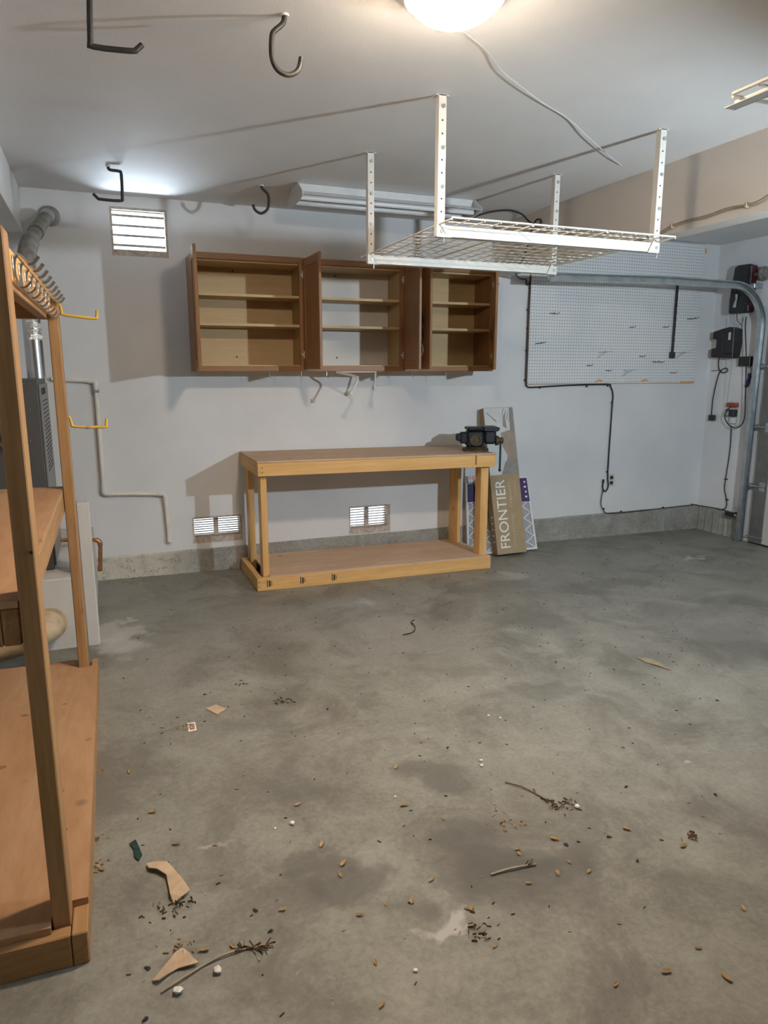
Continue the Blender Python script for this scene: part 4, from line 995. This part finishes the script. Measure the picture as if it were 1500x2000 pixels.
# ================================================================== shelving unit in the foreground
UO = (-0.125, 1.672, fz(-.125)); UR = math.radians(-0.78)
t = thing('shelving_unit', 'tall pine two by four shelving unit with plywood shelves beside the furnace', 'shelving unit', UO, UR)
UL, UD = 1.775, .610
rim = .037
G().box((-rim, .0, 0), (0, UL, .089), .003).build('base_side_rail', 'stud_y', t)
G().box((-UD, .0, 0), (-UD + rim, UL, .089), .003).build('base_side_rail', 'stud_y', t)
G().box((-UD + rim, .0, 0), (-rim - .002, rim, .089), .003).build('base_end_rail', 'stud_x', t)
G().box((-UD + rim, UL - rim, 0), (-rim - .002, UL, .089), .003).build('base_end_rail', 'stud_x', t)
# plywood cut round the corner posts
pl = [(-UD, .020), (-rim - .046, .020), (-rim - .046, .100), (.0, .100), (.0, UL - .02), (-rim + .012, UL - .02), (-rim + .012, UL - .10), (-rim - .046, UL - .10), (-rim - .046, UL), (-UD, UL)]
G().prism([(x, y, .0895) for x, y in pl], (0, 0, .0185)).build('base_shelf', 'shelf_ply', t)
for (x, y, r) in ((-.02, .96, .012), (-.10, .64, .014), (-.30, .86, .018), (-.36, .30, .014), (-.26, 1.25, .012), (-.35, 1.0, .015), (-.12, 1.30, .008), (-.42, .7, .014), (-.07, .42, .007)):
    pts = [(x + r * math.cos(a) * (1 + .3 * math.sin(2 * a + x * 40)), y + r * .8 * math.sin(a), .1082) for a in [k * math.pi / 5 for k in range(10)]]
    G().prism(pts, (0, 0, .0006)).build('plywood_knot', 'oak_y', t)
PZT = 1.735
for (y0, y1) in ((.0405, .128), (UL - .105, UL - .018)):
    for x1 in (-rim - .001, -UD + rim + .043):
        G().box((x1 - .042, y0, .005), (x1, y1, PZT), .003).build('leg', 'stud_z', t)
rx = -rim - .044
ZM = .935
def shelf_level(zt, name, ply, y0=.045, y1=UL - .012):
    G().box((rx - .038, y0, zt - .105), (rx - .001, y1, zt - .016), .003).build(name + '_side_rail', 'stud_y', t)
    G().box((-UD + .085, y0, zt - .105), (-UD + .122, y1, zt - .016), .003).build(name + '_side_rail', 'stud_y', t)
    for y in (y0, y1 - .037): G().box((-UD + .123, y, zt - .105), (rx - .039, y + .037, zt - .016), .003).build(name + '_end_rail', 'stud_x', t)
    G().box((-UD + .085, y0 - .004, zt - .015), (rx - .001, y1 + .004, zt), .001).build(name, ply, t)
shelf_level(ZM, 'middle_shelf', 'shelf_ply')
shelf_level(1.760, 'top_shelf', 'shelf_ply')
G().cyl((rx + .036, .0395, 1.045), (rx + .036, .041, 1.045), .004, 8).build('nail_hole', 'ink_black', t)

# hook rail on the top shelf
y0h, y1h = .475, 1.655
t2 = thing('hook_rail', 'wooden rail of curved nickel coat hooks on the top of the shelving unit', 'hook rail', (-.205, 2.14, 1.655), UR)
G().box((.002, -.02, .018), (.014, 1.20, .100), .002).build('backing_board', 'pine_y', t2)
for k in range(9):
    y = .03 + k * (1.16 / 8)
    g = G()
    g.tube([(.016, 0, .052), (.020, 0, .078), (.030, 0, .086), (.044, 0, .074), (.056, 0, .066), (.068, 0, .072), (.078, 0, .085)], .0052, 8, 3)
    g.tube([(.016, 0, .070), (.017, 0, .036), (.024, 0, .014), (.034, 0, .006), (.045, 0, .012), (.053, 0, .022)], .0052, 8, 3)
    g.box((.0135, -.010, .030), (.018, .010, .085), .002)
    h = g.build('coat_hook', 'chrome', t2, True); h.location = (0, y, 0)
    if k == 0: hm = h.data
    else: h.data = hm
def yhook(key, label):
    o = Vector(PTS[key][0])
    ob = thing('utility_hook', label, 'hook', o, 0, 'yellow vinyl hooks on the shelving post')
    G().tube([Vector(q) - o for q in PTS[key]], .0062, 10, 3).build('vinyl_rod', 'yellow', ob, True)
    return ob
yhook('yellow1', 'yellow vinyl coated utility hook on the shelving post just below the hook rail')
a = yhook('yellow2', 'yellow vinyl coated utility hook lower on the shelving post with torn coating')
G().tube([(.070, 0, -.050), (.085, 0, -.051), (.098, -.001, -.050)], [.005, .0085, .006], 8).build('torn_coating', 'ph_brown', a)

# ================================================================== furnace corner
t = thing('plenum_platform', 'white plastered return air platform beneath the furnace', 'platform', (-.11, 3.90, 0))
G().box((-1.15, 0, 0), (0, 1.275, .385), .004).build('platform_box', 'drywall', t)
G().box((-.048, -.004, 0), (.012, .10, .775), .004).build('end_post', 'drywall', t)
G().lathe((-.225, -.002, .150), [(.076, 0), (.088, 0), (.088, .006), (.076, .006)], 24, (0, -1, 0)).build('duct_collar', 'duct', t)
t = thing('flex_duct', 'foil and kraft wrapped flexible duct entering the platform face', 'duct', (-.335, 3.80, .150))
G().tube([(-.75, -.16, .0), (-.45, -.165, .0), (-.22, -.15, .0), (-.08, -.09, .0), (-.01, .02, .0), (.0, .098, .0)], .070, 20, 5).build('kraft_jacket', 'duct', t, True)
G().tube([(-.75, -.160, .006), (-.30, -.158, .006)], .073, 20, 5).build('foil_wrap', 'foil', t, True)
t = thing('furnace', 'grey sheet metal gas furnace with louvred side panel', 'furnace', (-.300, 4.10, .387))
G().box((-.66, 0, 0), (0, .62, 1.012), .004).build('cabinet_body', 'furnace', t)
pn = G().box((.001, .035, .015), (.010, .60, .985), .002).build('access_panel', 'furnace_l', t)
for k in range(18): G().box((.010, .12, .52 + k * .022), (.0125, .50, .524 + k * .022)).build('louvre_slot', 'ink_black', pn)
for k in range(3): G().box((.010, .10 + k * .10, .930), (.0125, .16 + k * .10, .965), .001).build('panel_opening', 'ink_black', pn)
G().box((.010, .42, .30), (.013, .47, .36)).build('panel_label', 'filter_card', pn)
G().lathe((-.175, -.001, .70), [(0, 0), (.040, 0), (.040, .002), (0, .002)], 24, (0, -1, 0)).build('gas_port', 'ink_black', t)
G().tube([(-.175, .02, .695), (-.175, -.04, .69), (-.24, -.09, .685), (-.34, -.10, .685)], .018, 12, 3).build('gas_pipe', 'viserust', t, True)
for (x, z) in ((-.06, .99), (-.04, .93), (-.055, .70), (-.045, .86)): G().cyl((x, -.003, z), (x, .0, z), .004, 8).build('screw', 'flue', t)
t = thing('flue_pipe', 'galvanised furnace flue rising and bending up into the back wall', 'flue', (-.322, 4.42, 1.401))
G().cyl((0, 0, 0), (0, 0, .33), .047, 28).build('lower_pipe', 'flue', t, True)
g = G(); g.tube([(0, 0, .32), (0, 0, .36), (.0, .0, .50)], [.049, .052, .052], 24); g.lathe((0, 0, .345), [(.052, 0), (.056, .004), (.052, .008)], 24)
g.lathe((0, 0, .375), [(.052, 0), (.056, .004), (.052, .008)], 24); g.build('upper_pipe', 'flue', t, True)
G().tube([(0, 0, .49), (0, 0, .60), (.008, .06, .68), (.02, .14, .74)], .047, 22, 3).build('elbow', 'flue_dull', t, True)
G().tube([(.02, .14, .74), (.065, .44, .885), (.102, .66, .985)], .038, 22).build('inclined_pipe', 'flue_dull', t, True)
G().tube([(.042, .29, .812), (.052, .36, .845)], .043, 22).build('joint_band', 'flue_dull', t, True)
G().tube([(.085, .56, .940), (.098, .64, .975)], .042, 22).build('joint_band', 'galv', t, True)
G().lathe((.105, .762, .995), [(.040, 0), (.060, 0), (.060, .012), (.040, .018)], 28, (0, -1, .0)).build('wall_thimble', 'flue_dull', t, True)
g = G()
for k in range(22):
    a = -1.9 + 1.5 * (k % 6) / 5; z = .22 + .09 * (k // 6) / 3
    g.obox((.0485 * math.cos(a), .0485 * math.sin(a), z), (.004, .020, .026), Matrix.Rotation(a + random.uniform(-.4, .4), 3, 'Z') @ Matrix.Rotation(random.uniform(-.3, .3), 3, 'X'))
g.build('foil_tape', 'foil', t)
o0 = Vector(PTS['pvc'][0])
t = thing('drain_pipe', 'cream plastic condensate pipe stepping down the back wall', 'pipe', o0)
pv = [Vector(q) - o0 for q in PTS['pvc']]
for a, b in zip(pv, pv[1:]): G().cyl(a, b, .0135, 14).build('pipe_run', 'pvc', t, True)
for i in (1, 2, 3):
    c = pv[i]; d1 = (pv[i - 1] - c).normalized(); d2 = (pv[i + 1] - c).normalized()
    G().tube([c + d1 * .05, c + d1 * .014, c + (d1 + d2) * .005, c + d2 * .014, c + d2 * .05], .0185, 14).build('elbow_fitting', 'filter_card', t, True)
c = pv[4]; G().tube([c + L(0, 0, .035), c, c + L(0, -.004, -.014)], .0175, 12).build('end_fitting', 'pvc', t, True)
G().box(pv[1] + L(-.020, -.018, -.075), pv[1] + L(.020, .022, -.060), .002).build('pipe_clamp', 'galv', t)
o0 = Vector(PTS['copper'][0])
t = thing('copper_pipe', 'short bent copper relief pipe behind the platform post', 'pipe', o0)
cpp = [L(.052, 0, .0)] + [Vector(q) - o0 for q in PTS['copper']][1:]
G().tube(cpp[:2], .0125, 12).build('pipe_run', 'copper', t, True)
G().tube([cpp[1], cpp[2], cpp[3]], .0150, 12, 3).build('elbow_fitting', 'copper', t, True)
G().tube([cpp[3], cpp[4]], .0125, 12).build('pipe_run', 'copper', t, True)
G().tube([cpp[4] + L(0, 0, .03), cpp[4]], .0140, 12).build('end_cap', 'copper', t, True)
tag(G().tube([(-.46, 4.45, 1.80), (-.455, 4.45, 1.72), (-.45, 4.44, 1.62), (-.455, 4.44, 1.52), (-.47, 4.43, 1.42)], .0025, 5, 5).build('thermostat_wire', 'whitecord', None), 'thin white wire hanging beside the flue pipe', 'wire')
tag(G().blob((-.46, 4.40, 1.425), (.045, .04, .035), .3, 2, 3).build('insulation_tuft', 'whitecord', None), 'tuft of white insulation on top of the furnace', 'insulation')

# ================================================================== litter on the floor
def flat_scrap(key, name, label, cat, mat, thick, curl=0.0, parent_parts=None):
    P_ = [Vector(q) for q in PTS[key]]; c = sum(P_, Vector()) / len(P_)
    g = G(); rnd = random.Random(key)
    A, Bq = [], []
    for q in P_:
        k = curl * rnd.uniform(.1, .6)
        A.append(g.bm.verts.new((q.x - c.x, q.y - c.y, fz(q.x) - fz(c.x) + k + .0008))); Bq.append(g.bm.verts.new((q.x - c.x, q.y - c.y, fz(q.x) - fz(c.x) + k + thick)))
    n = len(A)
    for k in range(n):
        g.bm.faces.new((A[k], A[(k + 1) % n], Bq[(k + 1) % n], Bq[k]))
    bmesh.ops.triangulate(g.bm, faces=[g.bm.faces.new(Bq), g.bm.faces.new(A[::-1])])
    o = g.build(name, mat, None); o.location = (c.x, c.y, fz(c.x))
    return tag(o, label, cat)
flat_scrap('torn1', 'cardboard_scrap', 'curved strip of torn brown cardboard near the shelving unit base', 'cardboard', 'card_torn', .004, .022)
flat_scrap('torn2', 'cardboard_scrap', 'ragged torn cardboard piece with leaves beside the long twig', 'cardboard', 'card_torn', .004, .018)
flat_scrap('green', 'felt_scrap', 'small dark green felt scrap on the floor', 'scrap', 'greenscrap', .004, .006)
flat_scrap('square', 'cardboard_scrap', 'small flat square of brown cardboard on the concrete', 'cardboard', 'card_torn', .003, .003)
cd = thing('paper_card', 'small white printed card lying by dry leaves', 'card', (0, 0, 0))
P_ = [Vector(q) for q in PTS['card']]; c = sum(P_, Vector()) / 4; cd.location = (c.x, c.y, fz(c.x))
G().prism([(q.x - c.x, q.y - c.y, .002) for q in P_], (0, 0, .0015)).build('card_sheet', 'ink_white', cd)
G().prism([((q.x - c.x) * .7, (q.y - c.y) * .35 + .012, .0036) for q in P_], (0, 0, .0004)).build('printed_block', 'ph_grey', cd)
G().prism([((q.x - c.x) * .6, (q.y - c.y) * .25 - .018, .0036) for q in P_], (0, 0, .0004)).build('printed_block', 'ink_red', cd)
flat_scrap('tanleaf', 'bark_sliver', 'long thin tan bark sliver on the open floor', 'bark', 'romex', .002, .006)
def twig(key, name, label, r, mat, seeds=0):
    o = Vector(PTS[key][0]); o.z = fz(o.x)
    t = thing(name, label, 'twig' if mat != 'black' else 'wire', o)
    pts = [Vector((q[0] - o.x, q[1] - o.y, fz(q[0]) - o.z + r + .001 + .004 * (i % 2))) for i, q in enumerate(PTS[key])]
    G().tube(pts, r, 6, 3).build('stem', mat, t, True)
    rnd = random.Random(key)
    for k in range(seeds):
        c = pts[-1].lerp(pts[-2], rnd.random() * 1.1)
        a = rnd.uniform(0, 6.28)
        G().beam(c, c + L(math.cos(a) * .022, math.sin(a) * .022, .006), .006, .0015, (0, 0, 1)).build('seed', 'leaf2', t)
    return t
twig('twig1', 'dry_twig', 'long bare dry twig with a tuft of seeds at one end', .0028, 'twig', 16)
twig('twig2', 'dry_twig', 'short brown twig ending in a heap of dry leaves', .0026, 'leaf2', 4)
twig('twig3', 'dry_twig', 'straight pale dead stem lying on a dark stain', .0034, 'twig', 3)
twig('wire', 'wire_offcut', 'bent black wire offcut on the floor before the workbench', .0032, 'black')
def leaf_mesh(n=6):
    g = G(); A = []
    for k in range(8):
        a = 2 * math.pi * k / 8
        x = math.cos(a) * .013; y = math.sin(a) * .0055 * (1 - .3 * math.cos(a))
        A.append(g.bm.verts.new((x, y, .002 + .004 * abs(math.sin(a)) + .002 * math.cos(a) ** 2)))
    c = g.bm.verts.new((0, 0, .0012)); c2 = g.bm.verts.new((0, 0, .0006))
    for k in range(8): g.bm.faces.new((A[k], A[(k + 1) % 8], c)); g.bm.faces.new((A[(k + 1) % 8], A[k], c2))
    return g
base = None; rnd = random.Random(5)
for i, q in enumerate(PTS['leaves']):
    if i == 0: o = base = leaf_mesh().build('dry_leaf', 'leaf', None)
    else: o = base.copy(); COL.objects.link(o)
    k = rnd.uniform(.7, 1.25)
    o.location = (q[0], q[1], fz(q[0]) + .0005); o.rotation_euler = (0, 0, rnd.uniform(0, 6.28)); o.scale = (k, k, k)
    tag(o, 'small curled tan leaf loose on the concrete floor', 'leaf', 'loose dry leaves')
cl_names = ['grey tuft of lint and dry grass near the cardboard square', 'dark leaf litter heap below the curved cardboard strip', 'sprinkle of dry leaves beside the white printed card', 'heap of dry leaves at the end of the brown twig', 'tangle of tan leaves and a pale petal on a dark stain',
            'small brown leaf clump alone on the lighter concrete', 'dark clump of leaf litter beside a whitish patch', 'dry leaves caught on the ragged cardboard', 'leaf crumbs against the shelving base near the rust mark', 'pile of yellow leaf crumbs against the shelving base', 'thin leaf crumbs beside the shelving base', 'little dark strip of lint on the floor']
for i, q in enumerate(PTS['clumps']):
    rnd = random.Random(i); g = G()
    n = (26, 40, 16, 34, 22, 18, 24, 16, 10, 14, 8, 8)[i]; sp = (.045, .055, .05, .05, .05, .028, .045, .04, .03, .03, .03, .025)[i]
    for k in range(n):
        x, y = rnd.gauss(0, sp * .55), rnd.gauss(0, sp * .45); a = rnd.uniform(0, 6.28); ln = rnd.uniform(.006, .016)
        z = .004 + rnd.uniform(0, .010) + fz(q[0] + x) - fz(q[0])
        g.beam((x, y, z), (x + math.cos(a) * ln, y + math.sin(a) * ln, z + rnd.uniform(-.002, .004)), rnd.uniform(.003, .007), .0014, (0.3, 0, 1))
    o = g.build('leaf_litter', ('litter', 'litter', 'leaf', 'leaf2', 'leaf', 'leaf2', 'leaf2', 'leaf', 'leaf', 'leaf', 'leaf', 'litter')[i], None)
    o.location = (q[0], q[1], fz(q[0])); tag(o, cl_names[i], 'leaf litter', None, 'stuff')
base = None
for i, q in enumerate(PTS['pebbles']):
    if i == 0: o = base = G().blob((0, 0, .005), (.0085, .007, .005), .2, 1, 4).build('white_chip', 'stone', None)
    else: o = base.copy(); COL.objects.link(o)
    k = (1, .9, 1.2, .8, .9, 1.5, 1.6, .7, 1.4, .8, .7)[i]
    o.location = (q[0], q[1], fz(q[0])); o.scale = (k, k, k); o.rotation_euler = (0, 0, i)
    tag(o, 'small white plaster chip on the concrete floor', 'chip', 'white chips on the floor')
base = None
for i, q in enumerate(PTS['dark']):
    if i == 0: o = base = G().blob((0, 0, .003), (.010, .005, .003), .35, 1, 9).build('dirt_crumb', 'darkbit', None)
    else: o = base.copy(); COL.objects.link(o)
    o.location = (q[0], q[1], fz(q[0])); o.rotation_euler = (0, 0, i * 1.3)
    tag(o, 'little dark crumb of dirt on the concrete floor', 'dirt', 'dark crumbs on the floor')
# wasp nest remnant on the wall under the bench top
tag(G().blob((1.115, 5.182, .712), (.022, .010, .014), .4, 2, 6).blob((1.13, 5.183, .690), (.010, .008, .016), .4, 2, 7).build('mud_nest', 'darkbit', None), 'dark insect nest stuck on the wall behind the workbench', 'nest')

def grit(name, label, mat, n, lo, hi, seed):
    g = G(); rnd = random.Random(seed)
    for k in range(n):
        x = rnd.uniform(-.05, 4.2); y = rnd.uniform(1.3, 4.5)
        if x > .35 + y * .95: continue
        a = rnd.uniform(0, 6.28); ln = rnd.uniform(lo, hi); z = fz(x) + .0016
        g.beam((x, y, z), (x + math.cos(a) * ln, y + math.sin(a) * ln, z), rnd.uniform(.001, .003), rnd.uniform(.0015, .004), (0, 0, 1))
    tag(g.build(name, mat, None), label, 'grit', None, 'stuff')
grit('dark_grit', 'fine dark crumbs and needles strewn over the concrete', 'darkbit', 420, .003, .014, 21)
grit('pale_grit', 'fine pale straw and plaster flecks strewn over the concrete', 'twig', 380, .003, .012, 22)
